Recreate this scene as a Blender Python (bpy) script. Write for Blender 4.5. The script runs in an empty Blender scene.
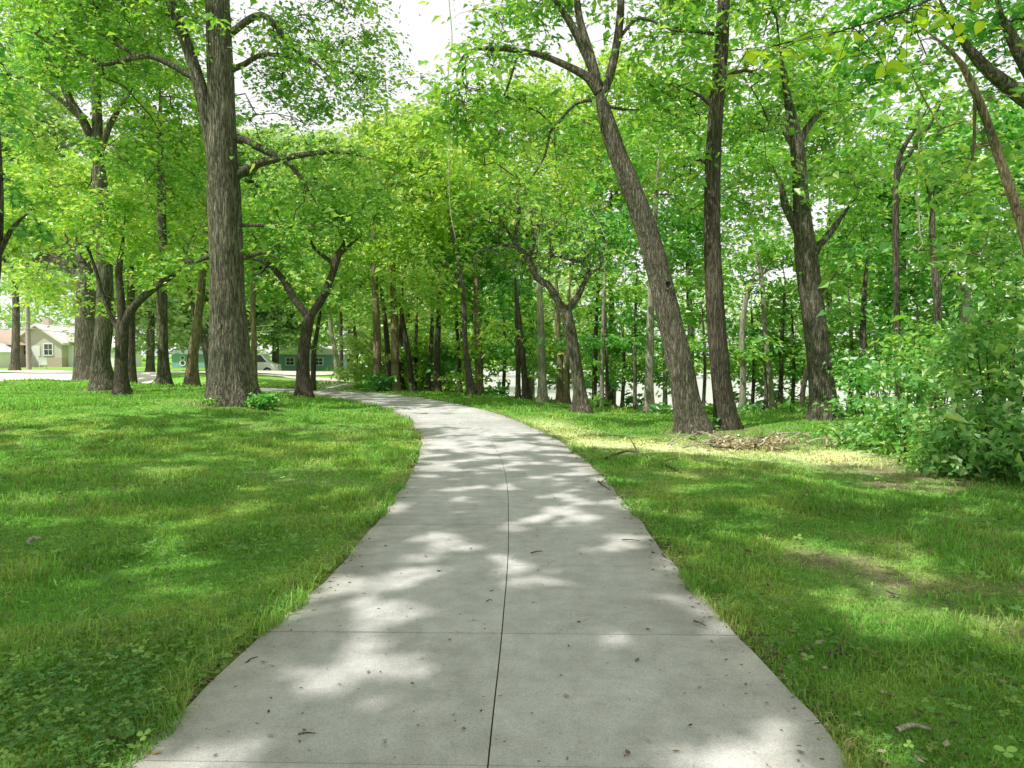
import bpy, math, random
import numpy as np
from mathutils import Vector

# ------------------------------------------------------------------ basics
rng = np.random.default_rng(7)
random.seed(7)
scn = bpy.context.scene
COL = scn.collection
F = 700.0
H = 1.6
TH = math.atan(29.0 / 700.0)
SUN_DIR = np.array([-0.50, -0.36, 0.0])
SUN_DIR /= np.linalg.norm(SUN_DIR)
SUN_EL = math.radians(57)


def px(x, y, d):
    """point seen at picture position x, y at distance d along the path"""
    r = (x - 512) / F
    u = (384 - y) / F
    dy = math.cos(TH) + u * math.sin(TH)
    dz = -math.sin(TH) + u * math.cos(TH)
    t = d / dy
    return np.array([r * t, d, H + dz * t])


def smooth(a, b, x):
    t = np.clip((x - a) / (b - a), 0, 1)
    return t * t * (3 - 2 * t)


def vnoise(P, scale=1.0, seed=0):
    """value noise 0..1 for an array of points"""
    P = np.asarray(P, float) * scale + seed * 17.31
    if P.shape[1] == 2:
        P = np.concatenate([P, np.zeros((len(P), 1))], 1)
    i = np.floor(P).astype(np.int64)
    f = P - i
    f = f * f * (3 - 2 * f)

    def h(a):
        n = (a[:, 0] * 374761393 + a[:, 1] * 668265263 + a[:, 2] * 2147483647 + seed * 1274126177) & 0x7fffffff
        n = ((n ^ (n >> 13)) * 1274126177) & 0x7fffffff
        return ((n ^ (n >> 16)) & 0xffff) / 65535.0
    out = 0
    for dx in (0, 1):
        for dy in (0, 1):
            for dz in (0, 1):
                w = (f[:, 0] if dx else 1 - f[:, 0]) * (f[:, 1] if dy else 1 - f[:, 1]) * (f[:, 2] if dz else 1 - f[:, 2])
                out = out + w * h(i + np.array([dx, dy, dz]))
    return out


def fbm(P, scale=1.0, seed=0, oct=3):
    v = 0
    a = 0.5
    s = 0
    for k in range(oct):
        v = v + a * vnoise(P, scale * 2 ** k, seed + k)
        s += a
        a *= 0.5
    return v / s


def make_mesh(name, V, faces, mat, smooth_shade=False, color=None):
    """faces: list of (n,k) index arrays"""
    if isinstance(faces, np.ndarray):
        faces = [faces]
    V = np.ascontiguousarray(V, np.float32)
    me = bpy.data.meshes.new(name)
    me.vertices.add(len(V))
    me.vertices.foreach_set('co', V.ravel())
    idx = np.concatenate([f.ravel() for f in faces]).astype(np.int32)
    tot = np.concatenate([np.full(len(f), f.shape[1], np.int32) for f in faces])
    start = np.concatenate([[0], np.cumsum(tot)[:-1]]).astype(np.int32)
    me.loops.add(len(idx))
    me.loops.foreach_set('vertex_index', idx)
    me.polygons.add(len(tot))
    me.polygons.foreach_set('loop_start', start)
    me.polygons.foreach_set('use_smooth', np.full(len(tot), smooth_shade, bool))
    me.update(calc_edges=True)
    me.validate()
    if color is not None:
        at = me.color_attributes.new('Col', 'FLOAT_COLOR', 'POINT')
        c = np.ones((len(V), 4), np.float32)
        c[:, :3] = color
        at.data.foreach_set('color', c.ravel())
    if mat:
        me.materials.append(mat)
    return me


def link(name, me, parent=None, loc=(0, 0, 0)):
    o = bpy.data.objects.new(name, me)
    COL.objects.link(o)
    o.location = loc
    if parent:
        o.parent = parent
    return o


def tag(o, label=None, cat=None, group=None, kind=None):
    if label:
        o['label'] = label
    if cat:
        o['category'] = cat
    if group:
        o['group'] = group
    if kind:
        o['kind'] = kind
    return o


def thing(name, label, cat, loc=(0, 0, 0), group=None, rz=0):
    o = bpy.data.objects.new(name, None)
    COL.objects.link(o)
    o.location = loc
    o.rotation_euler = (0, 0, rz)
    o.empty_display_size = 0.2
    return tag(o, label, cat, group)


class MB:
    def __init__(s):
        s.v = []
        s.f = []
        s.n = 0

    def add(s, V, Fs):
        if isinstance(Fs, np.ndarray):
            Fs = [Fs]
        s.v.append(np.asarray(V, float))
        for f in Fs:
            s.f.append(np.asarray(f) + s.n)
        s.n += len(V)
        return s

    def box(s, x0, x1, y0, y1, z0, z1):
        V = [(x, y, z) for z in (z0, z1) for y in (y0, y1) for x in (x0, x1)]
        return s.add(V, np.array([(0, 2, 3, 1), (4, 5, 7, 6), (0, 1, 5, 4), (2, 6, 7, 3), (0, 4, 6, 2), (1, 3, 7, 5)]))

    def prism(s, poly, y0, y1):
        """polygon in x,z extruded along y"""
        n = len(poly)
        V = [(p[0], y0, p[1]) for p in poly] + [(p[0], y1, p[1]) for p in poly]
        s.add(V, [np.array([list(range(n))]), np.array([list(range(2 * n - 1, n - 1, -1))]),
                  np.array([(i, i + n, (i + 1) % n + n, (i + 1) % n) for i in range(n)])])
        return s

    def build(s, name, mat, parent=None, loc=(0, 0, 0), sm=False, color=None):
        me = make_mesh(name, np.concatenate(s.v), s.f, mat, sm, color)
        return link(name, me, parent, loc)


# ------------------------------------------------------------------ materials
def new_mat(name):
    m = bpy.data.materials.new(name)
    m.use_nodes = True
    nt = m.node_tree
    nt.nodes.clear()
    out = nt.nodes.new('ShaderNodeOutputMaterial')
    return m, nt, out


def N(nt, typ, **kw):
    n = nt.nodes.new(typ)
    for k, v in kw.items():
        if k in n.inputs:
            n.inputs[k].default_value = v
        else:
            setattr(n, k, v)
    return n


def ramp(nt, stops):
    r = nt.nodes.new('ShaderNodeValToRGB')
    e = r.color_ramp.elements
    while len(e) < len(stops):
        e.new(0.5)
    for i, (p, c) in enumerate(stops):
        e[i].position = p
        e[i].color = (c[0], c[1], c[2], 1)
    return r


def leaf_mat(name, c0, c1, c2, trans=0.44, tcol=None, rough=0.36, spec=0.8):
    m, nt, out = new_mat(name)
    L = nt.links.new
    g = N(nt, 'ShaderNodeNewGeometry')
    r = ramp(nt, [(0, c0), (0.55, c1), (1, c2)])
    L(g.outputs['Random Per Island'], r.inputs[0])
    p = N(nt, 'ShaderNodeBsdfPrincipled', Roughness=rough)
    p.inputs['Specular IOR Level'].default_value = spec
    L(r.outputs[0], p.inputs['Base Color'])
    t = N(nt, 'ShaderNodeBsdfTranslucent')
    mx = N(nt, 'ShaderNodeMixRGB', blend_type='MULTIPLY')
    mx.inputs[0].default_value = 1
    L(r.outputs[0], mx.inputs[1])
    tc = tcol or (1.6, 1.5, 0.5)
    mx.inputs[2].default_value = (*tc, 1)
    L(mx.outputs[0], t.inputs['Color'])
    s = N(nt, 'ShaderNodeMixShader')
    s.inputs[0].default_value = trans
    L(p.outputs[0], s.inputs[1])
    L(t.outputs[0], s.inputs[2])
    L(s.outputs[0], out.inputs['Surface'])
    return m


LEAF = {
    'bright': leaf_mat('leaf_bright', (0.179, 0.384, 0.066), (0.344, 0.583, 0.121), (0.589, 0.666, 0.255)),
    'mid': leaf_mat('leaf_mid', (0.116, 0.323, 0.068), (0.246, 0.518, 0.113), (0.504, 0.666, 0.237)),
    'deep': leaf_mat('leaf_deep', (0.074, 0.268, 0.073), (0.165, 0.454, 0.118), (0.396, 0.666, 0.252)),
    'pale': leaf_mat('leaf_pale', (0.204, 0.378, 0.123), (0.375, 0.562, 0.212), (0.583, 0.666, 0.373)),
    'shrub': leaf_mat('leaf_shrub', (0.098, 0.304, 0.075), (0.234, 0.501, 0.147), (0.516, 0.666, 0.308), trans=0.36, spec=0.7, rough=0.36),
    'far': leaf_mat('leaf_far', (0.227, 0.410, 0.198), (0.375, 0.562, 0.273), (0.546, 0.666, 0.396)),  # distance haze put into the leaf colour as paler tones
    'backlit': leaf_mat('leaf_backlit', (0.318, 0.540, 0.062), (0.409, 0.605, 0.075), (0.500, 0.666, 0.112), trans=0.7),  # backlight put into the colour, brighter and yellower than the other leaves
}


def bark_mat(name, dark, mid, light, scale=1.0, bump=0.6):
    m, nt, out = new_mat(name)
    L = nt.links.new
    tc = N(nt, 'ShaderNodeTexCoord')

    def ridges(sx, sz, seed, det, warp):
        mp = N(nt, 'ShaderNodeMapping')
        mp.inputs['Scale'].default_value = (sx * scale, sx * scale, sz * scale)
        mp.inputs['Location'].default_value = (seed, seed * .7, seed * 1.3)
        L(tc.outputs['Object'], mp.inputs['Vector'])
        n = N(nt, 'ShaderNodeTexNoise', Scale=1.0, Detail=det, Roughness=0.55, Distortion=warp)
        L(mp.outputs[0], n.inputs['Vector'])
        a = N(nt, 'ShaderNodeMath', operation='SUBTRACT')
        L(n.outputs['Fac'], a.inputs[0])
        a.inputs[1].default_value = 0.5
        b = N(nt, 'ShaderNodeMath', operation='ABSOLUTE')
        L(a.outputs[0], b.inputs[0])
        c = N(nt, 'ShaderNodeMapRange')
        c.inputs['From Max'].default_value = 0.12
        L(b.outputs[0], c.inputs['Value'])
        return c.outputs[0], n
    r1, _ = ridges(15, 1.7, 3.1, 3.0, 0.35)
    r2, _ = ridges(30, 4.5, 7.7, 4.0, 0.5)
    mul = N(nt, 'ShaderNodeMath', operation='MULTIPLY_ADD')
    L(r1, mul.inputs[0])
    mul.inputs[1].default_value = 0.62
    m2 = N(nt, 'ShaderNodeMath', operation='MULTIPLY')
    L(r2, m2.inputs[0])
    m2.inputs[1].default_value = 0.38
    L(m2.outputs[0], mul.inputs[2])
    r = ramp(nt, [(0.08, dark), (0.5, mid), (1.0, light)])
    L(mul.outputs[0], r.inputs[0])
    n3 = N(nt, 'ShaderNodeTexNoise', Scale=1.1, Detail=5.0, Roughness=0.6)
    L(tc.outputs['Object'], n3.inputs['Vector'])
    r3 = ramp(nt, [(0.32, (0.60, 0.66, 0.52)), (0.68, (1.2, 1.14, 1.05))])
    L(n3.outputs['Fac'], r3.inputs[0])
    mx = N(nt, 'ShaderNodeMixRGB', blend_type='MULTIPLY')
    mx.inputs[0].default_value = 1
    L(r.outputs[0], mx.inputs[1])
    L(r3.outputs[0], mx.inputs[2])
    b = N(nt, 'ShaderNodeBump', Strength=bump, Distance=0.05)
    L(mul.outputs[0], b.inputs['Height'])
    p = N(nt, 'ShaderNodeBsdfPrincipled', Roughness=0.9)
    p.inputs['Specular IOR Level'].default_value = 0.15
    L(mx.outputs[0], p.inputs['Base Color'])
    L(b.outputs[0], p.inputs['Normal'])
    L(p.outputs[0], out.inputs['Surface'])
    return m


BARK = {
    'oak': bark_mat('bark_oak', (0.06, 0.055, 0.045), (0.18, 0.168, 0.135), (0.34, 0.325, 0.27), 1.0, 0.9),
    'walnut': bark_mat('bark_walnut', (0.07, 0.063, 0.053), (0.205, 0.186, 0.158), (0.39, 0.36, 0.31), 1.5, 0.9),
    'dark': bark_mat('bark_dark', (0.045, 0.04, 0.034), (0.115, 0.102, 0.084), (0.225, 0.20, 0.168), 1.4, 0.7),
    'tan': bark_mat('bark_tan', (0.13, 0.10, 0.07), (0.30, 0.24, 0.17), (0.46, 0.39, 0.29), 1.1, 0.6),
    'pale': bark_mat('bark_pale', (0.18, 0.165, 0.14), (0.34, 0.32, 0.28), (0.50, 0.48, 0.43), 1.2, 0.5),
}


def plain(name, c, rough=0.7, var=0.12, scale=6.0, spec=0.3, metal=0.0, bump=0.0):
    m, nt, out = new_mat(name)
    L = nt.links.new
    tc = N(nt, 'ShaderNodeTexCoord')
    n = N(nt, 'ShaderNodeTexNoise', Scale=scale, Detail=5.0)
    L(tc.outputs['Object'], n.inputs['Vector'])
    r = ramp(nt, [(0.3, tuple(k * (1 - var) for k in c)), (0.7, tuple(min(1, k * (1 + var)) for k in c))])
    L(n.outputs['Fac'], r.inputs[0])
    p = N(nt, 'ShaderNodeBsdfPrincipled', Roughness=rough, Metallic=metal)
    p.inputs['Specular IOR Level'].default_value = spec
    L(r.outputs[0], p.inputs['Base Color'])
    if bump:
        b = N(nt, 'ShaderNodeBump', Strength=bump, Distance=0.02)
        L(n.outputs['Fac'], b.inputs['Height'])
        L(b.outputs[0], p.inputs['Normal'])
    L(p.outputs[0], out.inputs['Surface'])
    return m


def attr_mat(name, trans=0.0, rough=0.6, noise=0.0, nscale=3.0, spec=0.2, bump=0.0):
    """colour read from the mesh's colour attribute, varied by noise / island"""
    m, nt, out = new_mat(name)
    L = nt.links.new
    a = N(nt, 'ShaderNodeAttribute', attribute_name='Col')
    p = N(nt, 'ShaderNodeBsdfPrincipled', Roughness=rough)
    p.inputs['Specular IOR Level'].default_value = spec
    src = a.outputs['Color']
    if noise:
        tc = N(nt, 'ShaderNodeTexCoord')
        n = N(nt, 'ShaderNodeTexNoise', Scale=nscale, Detail=8.0, Roughness=0.7)
        L(tc.outputs['Object'], n.inputs['Vector'])
        r = ramp(nt, [(0.3, (1 - noise,) * 3), (0.7, (1 + noise,) * 3)])
        L(n.outputs['Fac'], r.inputs[0])
        mx = N(nt, 'ShaderNodeMixRGB', blend_type='MULTIPLY')
        mx.inputs[0].default_value = 1
        L(src, mx.inputs[1])
        L(r.outputs[0], mx.inputs[2])
        src = mx.outputs[0]
        if bump:
            b = N(nt, 'ShaderNodeBump', Strength=bump, Distance=0.05)
            L(n.outputs['Fac'], b.inputs['Height'])
            L(b.outputs[0], p.inputs['Normal'])
    L(src, p.inputs['Base Color'])
    if trans:
        t = N(nt, 'ShaderNodeBsdfTranslucent')
        mx = N(nt, 'ShaderNodeMixRGB', blend_type='MULTIPLY')
        mx.inputs[0].default_value = 1
        L(src, mx.inputs[1])
        mx.inputs[2].default_value = (1.6, 1.5, 0.8, 1)
        L(mx.outputs[0], t.inputs['Color'])
        s = N(nt, 'ShaderNodeMixShader')
        s.inputs[0].default_value = trans
        L(p.outputs[0], s.inputs[1])
        L(t.outputs[0], s.inputs[2])
        L(s.outputs[0], out.inputs['Surface'])
    else:
        L(p.outputs[0], out.inputs['Surface'])
    return m


GROUND_M = attr_mat('ground_soil', 0, 0.95, 0.45, 9.0, 0.05, 0.5)
GRASS_M = attr_mat('grass_blade', 0.35, 0.55, 0, spec=0.25)
CLOVER_M = attr_mat('clover_leaf', 0.3, 0.6, 0, spec=0.2)
LITTER_M = attr_mat('dry_litter', 0, 0.85, 0, spec=0.1)


def concrete():
    m, nt, out = new_mat('concrete')
    L = nt.links.new
    tc = N(nt, 'ShaderNodeTexCoord')
    big = N(nt, 'ShaderNodeTexNoise', Scale=0.9, Detail=6.0, Roughness=0.6)
    mid = N(nt, 'ShaderNodeTexNoise', Scale=7.0, Detail=8.0, Roughness=0.7)
    fine = N(nt, 'ShaderNodeTexNoise', Scale=160.0, Detail=3.0, Roughness=0.7)
    for n in (big, mid, fine):
        L(tc.outputs['Object'], n.inputs['Vector'])
    r1 = ramp(nt, [(0.3, (0.49, 0.482, 0.465)), (0.7, (0.63, 0.62, 0.60))])
    L(big.outputs['Fac'], r1.inputs[0])
    r2 = ramp(nt, [(0.32, (0.80, 0.80, 0.79)), (0.62, (1.06, 1.06, 1.06))])
    L(mid.outputs['Fac'], r2.inputs[0])
    r3 = ramp(nt, [(0.34, (0.74, 0.73, 0.72)), (0.55, (1.05, 1.05, 1.05))])
    L(fine.outputs['Fac'], r3.inputs[0])
    a = N(nt, 'ShaderNodeMixRGB', blend_type='MULTIPLY')
    a.inputs[0].default_value = 1
    L(r1.outputs[0], a.inputs[1])
    L(r2.outputs[0], a.inputs[2])
    b = N(nt, 'ShaderNodeMixRGB', blend_type='MULTIPLY')
    b.inputs[0].default_value = 1
    L(a.outputs[0], b.inputs[1])
    L(r3.outputs[0], b.inputs[2])
    # darker specks
    vo = N(nt, 'ShaderNodeTexVoronoi', Scale=26.0, feature='F1')
    L(tc.outputs['Object'], vo.inputs['Vector'])
    rs = ramp(nt, [(0.035, (0.42, 0.40, 0.36)), (0.06, (1, 1, 1))])
    L(vo.outputs['Distance'], rs.inputs[0])
    c = N(nt, 'ShaderNodeMixRGB', blend_type='MULTIPLY')
    c.inputs[0].default_value = 0.35
    L(b.outputs[0], c.inputs[1])
    L(rs.outputs[0], c.inputs[2])
    at = N(nt, 'ShaderNodeAttribute', attribute_name='Col')
    e = N(nt, 'ShaderNodeMixRGB', blend_type='MULTIPLY')
    e.inputs[0].default_value = 1
    L(c.outputs[0], e.inputs[1])
    L(at.outputs['Color'], e.inputs[2])
    mpb = N(nt, 'ShaderNodeMapping')
    mpb.inputs['Scale'].default_value = (1.2, 130, 1)
    L(tc.outputs['Object'], mpb.inputs['Vector'])
    broom = N(nt, 'ShaderNodeTexNoise', Scale=1.0, Detail=2.0)
    L(mpb.outputs[0], broom.inputs['Vector'])
    bsum = N(nt, 'ShaderNodeMath', operation='ADD')
    L(fine.outputs['Fac'], bsum.inputs[0])
    L(broom.outputs['Fac'], bsum.inputs[1])
    bp = N(nt, 'ShaderNodeBump', Strength=0.35, Distance=0.01)
    L(bsum.outputs[0], bp.inputs['Height'])
    p = N(nt, 'ShaderNodeBsdfPrincipled', Roughness=0.9)
    p.inputs['Specular IOR Level'].default_value = 0.2
    L(e.outputs[0], p.inputs['Base Color'])
    L(bp.outputs[0], p.inputs['Normal'])
    L(p.outputs[0], out.inputs['Surface'])
    return m


CONC = concrete()
PAVE = plain('pale_pavement', (0.58, 0.55, 0.49), 0.9, 0.1, 1.5)

# ------------------------------------------------------------------ path line and terrain
PATH_C = np.array([(-0.25, -9), (-0.2, -5), (-0.15, 0), (-0.09, 2.7), (-0.055, 4), (-0.03, 6), (-0.08, 9), (-0.29, 11.8), (-0.60, 14),
                   (-1.55, 18.2), (-2.55, 21), (-3.9, 24), (-5.7, 27), (-8.4, 29.9), (-12.3, 32.3), (-18, 34.2), (-30, 36.5)], float)


def catmull(P, step):
    P = np.asarray(P, float)
    Q = np.vstack([2 * P[0] - P[1], P, 2 * P[-1] - P[-2]])
    out = []
    for i in range(1, len(Q) - 2):
        p0, p1, p2, p3 = Q[i - 1], Q[i], Q[i + 1], Q[i + 2]
        n = max(2, int(np.linalg.norm((p2 - p1)[:3]) / step))
        for t in np.linspace(0, 1, n, endpoint=False):
            out.append(0.5 * ((2 * p1) + (p2 - p0) * t + (2 * p0 - 5 * p1 + 4 * p2 - p3) * t * t + (3 * p1 - p0 - 3 * p2 + p3) * t ** 3))
    out.append(P[-1])
    return np.array(out)


PC = catmull(PATH_C, 0.1)
seg = np.linalg.norm(np.diff(PC, axis=0), axis=1)
PL = np.concatenate([[0], np.cumsum(seg)])
PLs = np.arange(0, PL[-1], 0.08)
PC = np.stack([np.interp(PLs, PL, PC[:, k]) for k in (0, 1)], 1)
PT = np.gradient(PC, axis=0)
PT /= np.linalg.norm(PT, axis=1)[:, None]
PN = np.stack([PT[:, 1], -PT[:, 0]], 1)       # right-hand side
PW = 1.24                                       # half width


PSIGN = 1.0


def half_w(y):
    """relative width of the path along its length"""
    return 1 + 0.125 * smooth(5.5, 2.5, y)


def polyline_dist(X, Y, L):
    """nearest signed distance to polyline L (positive on its right-hand side)"""
    X = np.asarray(X, float).ravel()
    Y = np.asarray(Y, float).ravel()
    best = np.full(X.shape, 1e9)
    sg = np.ones(X.shape)
    for (ax, ay), (bx, by) in zip(L[:-1], L[1:]):
        dx, dy = bx - ax, by - ay
        t = np.clip(((X - ax) * dx + (Y - ay) * dy) / (dx * dx + dy * dy), 0, 1)
        ex, ey = X - ax - t * dx, Y - ay - t * dy
        d = np.hypot(ex, ey)
        m = d < best
        best = np.where(m, d, best)
        sg = np.where(m, np.sign(dy * ex - dx * ey), sg)
    return best * sg


PCOARSE = PC[::6]


def path_off(X, Y):
    return polyline_dist(X, Y, PCOARSE)


PSIGN = 1.0 if path_off([3], [5])[0] > 0 else -1.0


BANK = np.array([(90, 8), (40, 17), (17, 21.5), (10, 23.6), (5.5, 25.5), (2.5, 28.5), (0, 33), (-4, 44), (-14, 70), (-30, 120), (-70, 260)], float)[::-1]
RIVER_Z = -3.0
# river lies to the right of the line walked towards the camera: sign flips
_s = polyline_dist([30], [60], BANK)[0]
BSIGN = 1.0 if _s > 0 else -1.0


def bank_off(X, Y):
    return BSIGN * polyline_dist(X, Y, BANK)


CTRL = []           # (x, y, z) filled from the tree bases before the ground is built


def ground(X, Y):
    X = np.asarray(X, float)
    shp = X.shape
    x = X.ravel()
    y = np.asarray(Y, float).ravel()
    z = 0.40 * smooth(-3, -11, x) * smooth(9, 20, y) + 0.12 * smooth(-2, -7, x) * smooth(14, 6, y)
    z = z + 0.06 * (fbm(np.stack([x, y], 1), 0.22, 3) - 0.5)
    if CTRL:
        C = np.array(CTRL)
        w = np.exp(-((x[:, None] - C[:, 0]) ** 2 + (y[:, None] - C[:, 1]) ** 2) / (2 * 2.6 ** 2))
        zc = C[:, 2] - CBASE
        z = z + (w * zc).sum(1) / np.maximum(w.sum(1), 0.6)
    po = np.abs(path_off(x, y))
    z = z * smooth(1.5, 5.5, po)
    s = bank_off(x, y)
    z = z - 0.35 * smooth(-4, 0, s) - 3.7 * smooth(0.0, 9, s) + 1.6 * smooth(95, 112, s)
    return z.reshape(shp)


CBASE = 0.0


def gz(x, y):
    return float(ground(np.array([x]), np.array([y]))[0])


# ------------------------------------------------------------------ wood and leaves
def tube(P, R, sides=8, flare=0.0, rough=0.0, seed=0, cap=True):
    P = np.asarray(P, float)
    R = np.asarray(R, float)
    T = np.gradient(P, axis=0)
    T /= np.maximum(np.linalg.norm(T, axis=1), 1e-9)[:, None]
    up = np.array([1.0, 0.13, 0.05]) if abs(T[0][0]) < 0.8 else np.array([0.05, 0.2, 1.0])
    a = np.cross(T[0], up)
    a /= np.linalg.norm(a)
    n = len(P)
    A = np.zeros((n, 3))
    for i in range(n):
        a = a - T[i] * np.dot(a, T[i])
        a /= max(np.linalg.norm(a), 1e-9)
        A[i] = a
    B = np.cross(T, A)
    th = np.arange(sides) / sides * 2 * math.pi
    rr = np.repeat(R[:, None], sides, 1)
    if flare:
        h = np.concatenate([[0], np.cumsum(np.linalg.norm(np.diff(P, axis=0), axis=1))]) - 0.35
        k = np.exp(-np.maximum(h, 0) / (0.9 * R[0] + 0.08))
        nl = 5 + seed % 3
        lobes = 0.5 + 0.5 * np.cos(nl * th + seed) + 0.35 * np.cos(3 * th + 2.1 * seed)
        rr = rr * (1 + flare * k[:, None] * (0.55 + 0.75 * lobes[None, :]))
    if rough:
        q = np.stack([np.repeat(np.cos(th)[None] * 1.0, n, 0), np.repeat(np.sin(th)[None] * 1.0, n, 0),
                      np.repeat(np.linspace(0, n * 0.12, n)[:, None], sides, 1)], 2).reshape(-1, 3)
        nz = fbm(q, 2.2, seed + 5, 3).reshape(n, sides) - 0.5
        rr = rr * (1 + rough * 2 * nz)
    V = P[:, None, :] + rr[..., None] * (np.cos(th)[None, :, None] * A[:, None, :] + np.sin(th)[None, :, None] * B[:, None, :])
    V = V.reshape(-1, 3)
    i = np.arange(n - 1)[:, None] * sides
    j = np.arange(sides)[None, :]
    j2 = (j + 1) % sides
    Fq = np.stack([i + j, i + j2, i + sides + j2, i + sides + j], -1).reshape(-1, 4)
    fs = [Fq]
    if cap:
        V = np.vstack([V, P[-1] + T[-1] * R[-1] * 0.5])
        k = (n - 1) * sides
        fs.append(np.array([(k + q, k + (q + 1) % sides, len(V) - 1) for q in range(sides)]))
    return V, fs


def leaf_cloud(C, n, R, flat, L, rg, wide=0.62, tilt=0.55, fold=0.16, droop=0.25, radial=None):
    """n folded leaves round each centre in C"""
    C = np.repeat(np.asarray(C, float), n, 0)
    K = len(C)
    g = rg.normal(size=(K, 3))
    ln = np.linalg.norm(g, axis=1)
    g *= (np.minimum(ln, 1.9) / ln)[:, None]
    Rm = np.repeat(R, n) if np.ndim(R) else np.full(K, R)
    off = g * Rm[:, None] * np.array([0.62, 0.62, 0.62 * flat])
    off[:, 2] -= 0.16 * (off[:, 0] ** 2 + off[:, 1] ** 2) / np.maximum(Rm, 0.05)
    Pn = C + off
    nr = rg.normal(size=(K, 3)) * tilt
    nr[:, 2] += 1.0
    hor = off.copy()
    hor[:, 2] = 0
    hor /= np.maximum(Rm[:, None], 0.05)
    nr += hor * 0.35
    nr /= np.linalg.norm(nr, axis=1)[:, None]
    d = rg.normal(size=(K, 3)) * 0.8 + hor * 1.2
    d[:, 2] -= droop
    d -= nr * (d * nr).sum(1)[:, None]
    d /= np.maximum(np.linalg.norm(d, axis=1), 1e-6)[:, None]
    s = np.cross(nr, d)
    l = L * np.exp(rg.normal(size=K) * 0.38)
    w = l * wide * 0.5
    V = np.empty((K, 4, 3))
    V[:, 0] = Pn - d * (l * 0.5)[:, None]
    V[:, 1] = Pn + s * w[:, None] + nr * (l * fold)[:, None] - d * (l * 0.06)[:, None]
    V[:, 2] = Pn + d * (l * 0.5)[:, None] - nr * (l * 0.10)[:, None]
    V[:, 3] = Pn - s * w[:, None] + nr * (l * fold)[:, None] - d * (l * 0.06)[:, None]
    b = np.arange(K)[:, None] * 4
    Ft = np.concatenate([b + np.array([0, 1, 2]), b + np.array([0, 2, 3])], 1).reshape(-1, 3)
    return V.reshape(-1, 3), Ft


def ellipsoid_points(c, r, spacing, rg, clump=0.42, seed=0, shell=0.0):
    V = 4.19 * r[0] * r[1] * r[2]
    n = int(V / spacing ** 3 * 1.6)
    p = rg.uniform(-1, 1, size=(max(n * 2, 8), 3))
    q = np.linalg.norm(p, axis=1)
    p = p[(q < 1) & (q > shell * rg.random(len(q)))]
    p = p[:n]
    P = np.asarray(c) + p * np.asarray(r)
    k = fbm(P, 0.55 / max(spacing, 0.3) * 0.62, seed, 2)
    return P[k > clump]


def grow(spines, A, rg, r_tip=0.007, zmin=None, rise=0.12):
    """branches from the given wood (list of (P, R)) to every attractor; returns twig tubes"""
    NP = np.concatenate([P for P, R in spines])
    NR = np.concatenate([R for P, R in spines])
    NO = np.concatenate([np.full(len(P), k) for k, (P, R) in enumerate(spines)])
    if zmin is not None:
        m = NP[:, 2] > zmin
        if m.sum() > 3:
            NP, NR, NO = NP[m], NR[m], NO[m]
    ns = len(NP)
    cap = ns + len(A) * 3
    nodes = np.empty((cap, 3))
    nodes[:ns] = NP
    parent = np.full(cap, -1)
    owner = np.zeros(cap, int)
    owner[:ns] = NO
    depth = np.zeros(cap)
    n = ns
    d0 = np.array([np.min(((NP - a) ** 2).sum(1)) for a in A]) if len(A) else []
    chains = []
    for k in np.argsort(d0):
        a = A[k]
        dv = a - nodes[:n]
        d = np.sqrt((dv ** 2).sum(1))
        cost = d + 0.18 * depth[:n] + 0.45 * np.maximum(-dv[:, 2], 0)
        j = int(np.argmin(cost))
        p = nodes[j]
        ln = d[j]
        jit = rg.normal(size=(2, 3)) * 0.07 * ln
        q1 = p + (a - p) * 0.34 + jit[0] + np.array([0, 0, rise * ln])
        q2 = p + (a - p) * 0.7 + jit[1] + np.array([0, 0, rise * 0.8 * ln])
        for q in (q1, q2, a):
            nodes[n] = q
            parent[n] = j
            owner[n] = owner[j]
            depth[n] = depth[j] + ln / 3
            j = n
            n += 1
        chains.append((parent[n - 3], n - 3, n - 2, n - 1))
    rp = np.zeros(n)
    rp[ns:] = 0.0
    acc = np.zeros(n)
    for i in range(n - 1, ns - 1, -1):
        if acc[i] == 0:
            acc[i] = r_tip ** 2.3
        if parent[i] >= 0:
            acc[parent[i]] += acc[i]
    rad = acc ** (1 / 2.3)
    mbs = [MB() for _ in spines]
    for a0, b, c, e in chains:
        mb = mbs[owner[b]]
        r0 = rad[b] * 1.05
        P = nodes[[a0, b, c, e]]
        if rad[b] > 0.03:
            P = catmull(P, 0.15)
            R = np.interp(np.linspace(0, 3, len(P)), [0, 1, 2, 3], [r0, rad[b], rad[c], rad[e]])
            s = 6
        else:
            R = np.array([r0, rad[b], rad[c], rad[e]])
            s = 4
        V, fs = tube(P, R, s, cap=False)
        mb.add(V, fs)
    return mbs


TREES = []
DENS_S = 0.88
DENS_N = 1.8


def resample(pts, dflt, jitter=0.0, step=0.25, seed=0):
    """pts: rows (px x, px y, width px[, distance]) -> world polyline and radii"""
    rows = []
    for p in pts:
        d = p[3] if len(p) > 3 else dflt
        w = px(p[0], p[1], d)
        rows.append([*w, p[2] * d / F / 2])
    C = catmull(np.array(rows), step)
    return C[:, :3], np.maximum(C[:, 3], 0.004)


_trg = random.Random(4)


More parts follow.
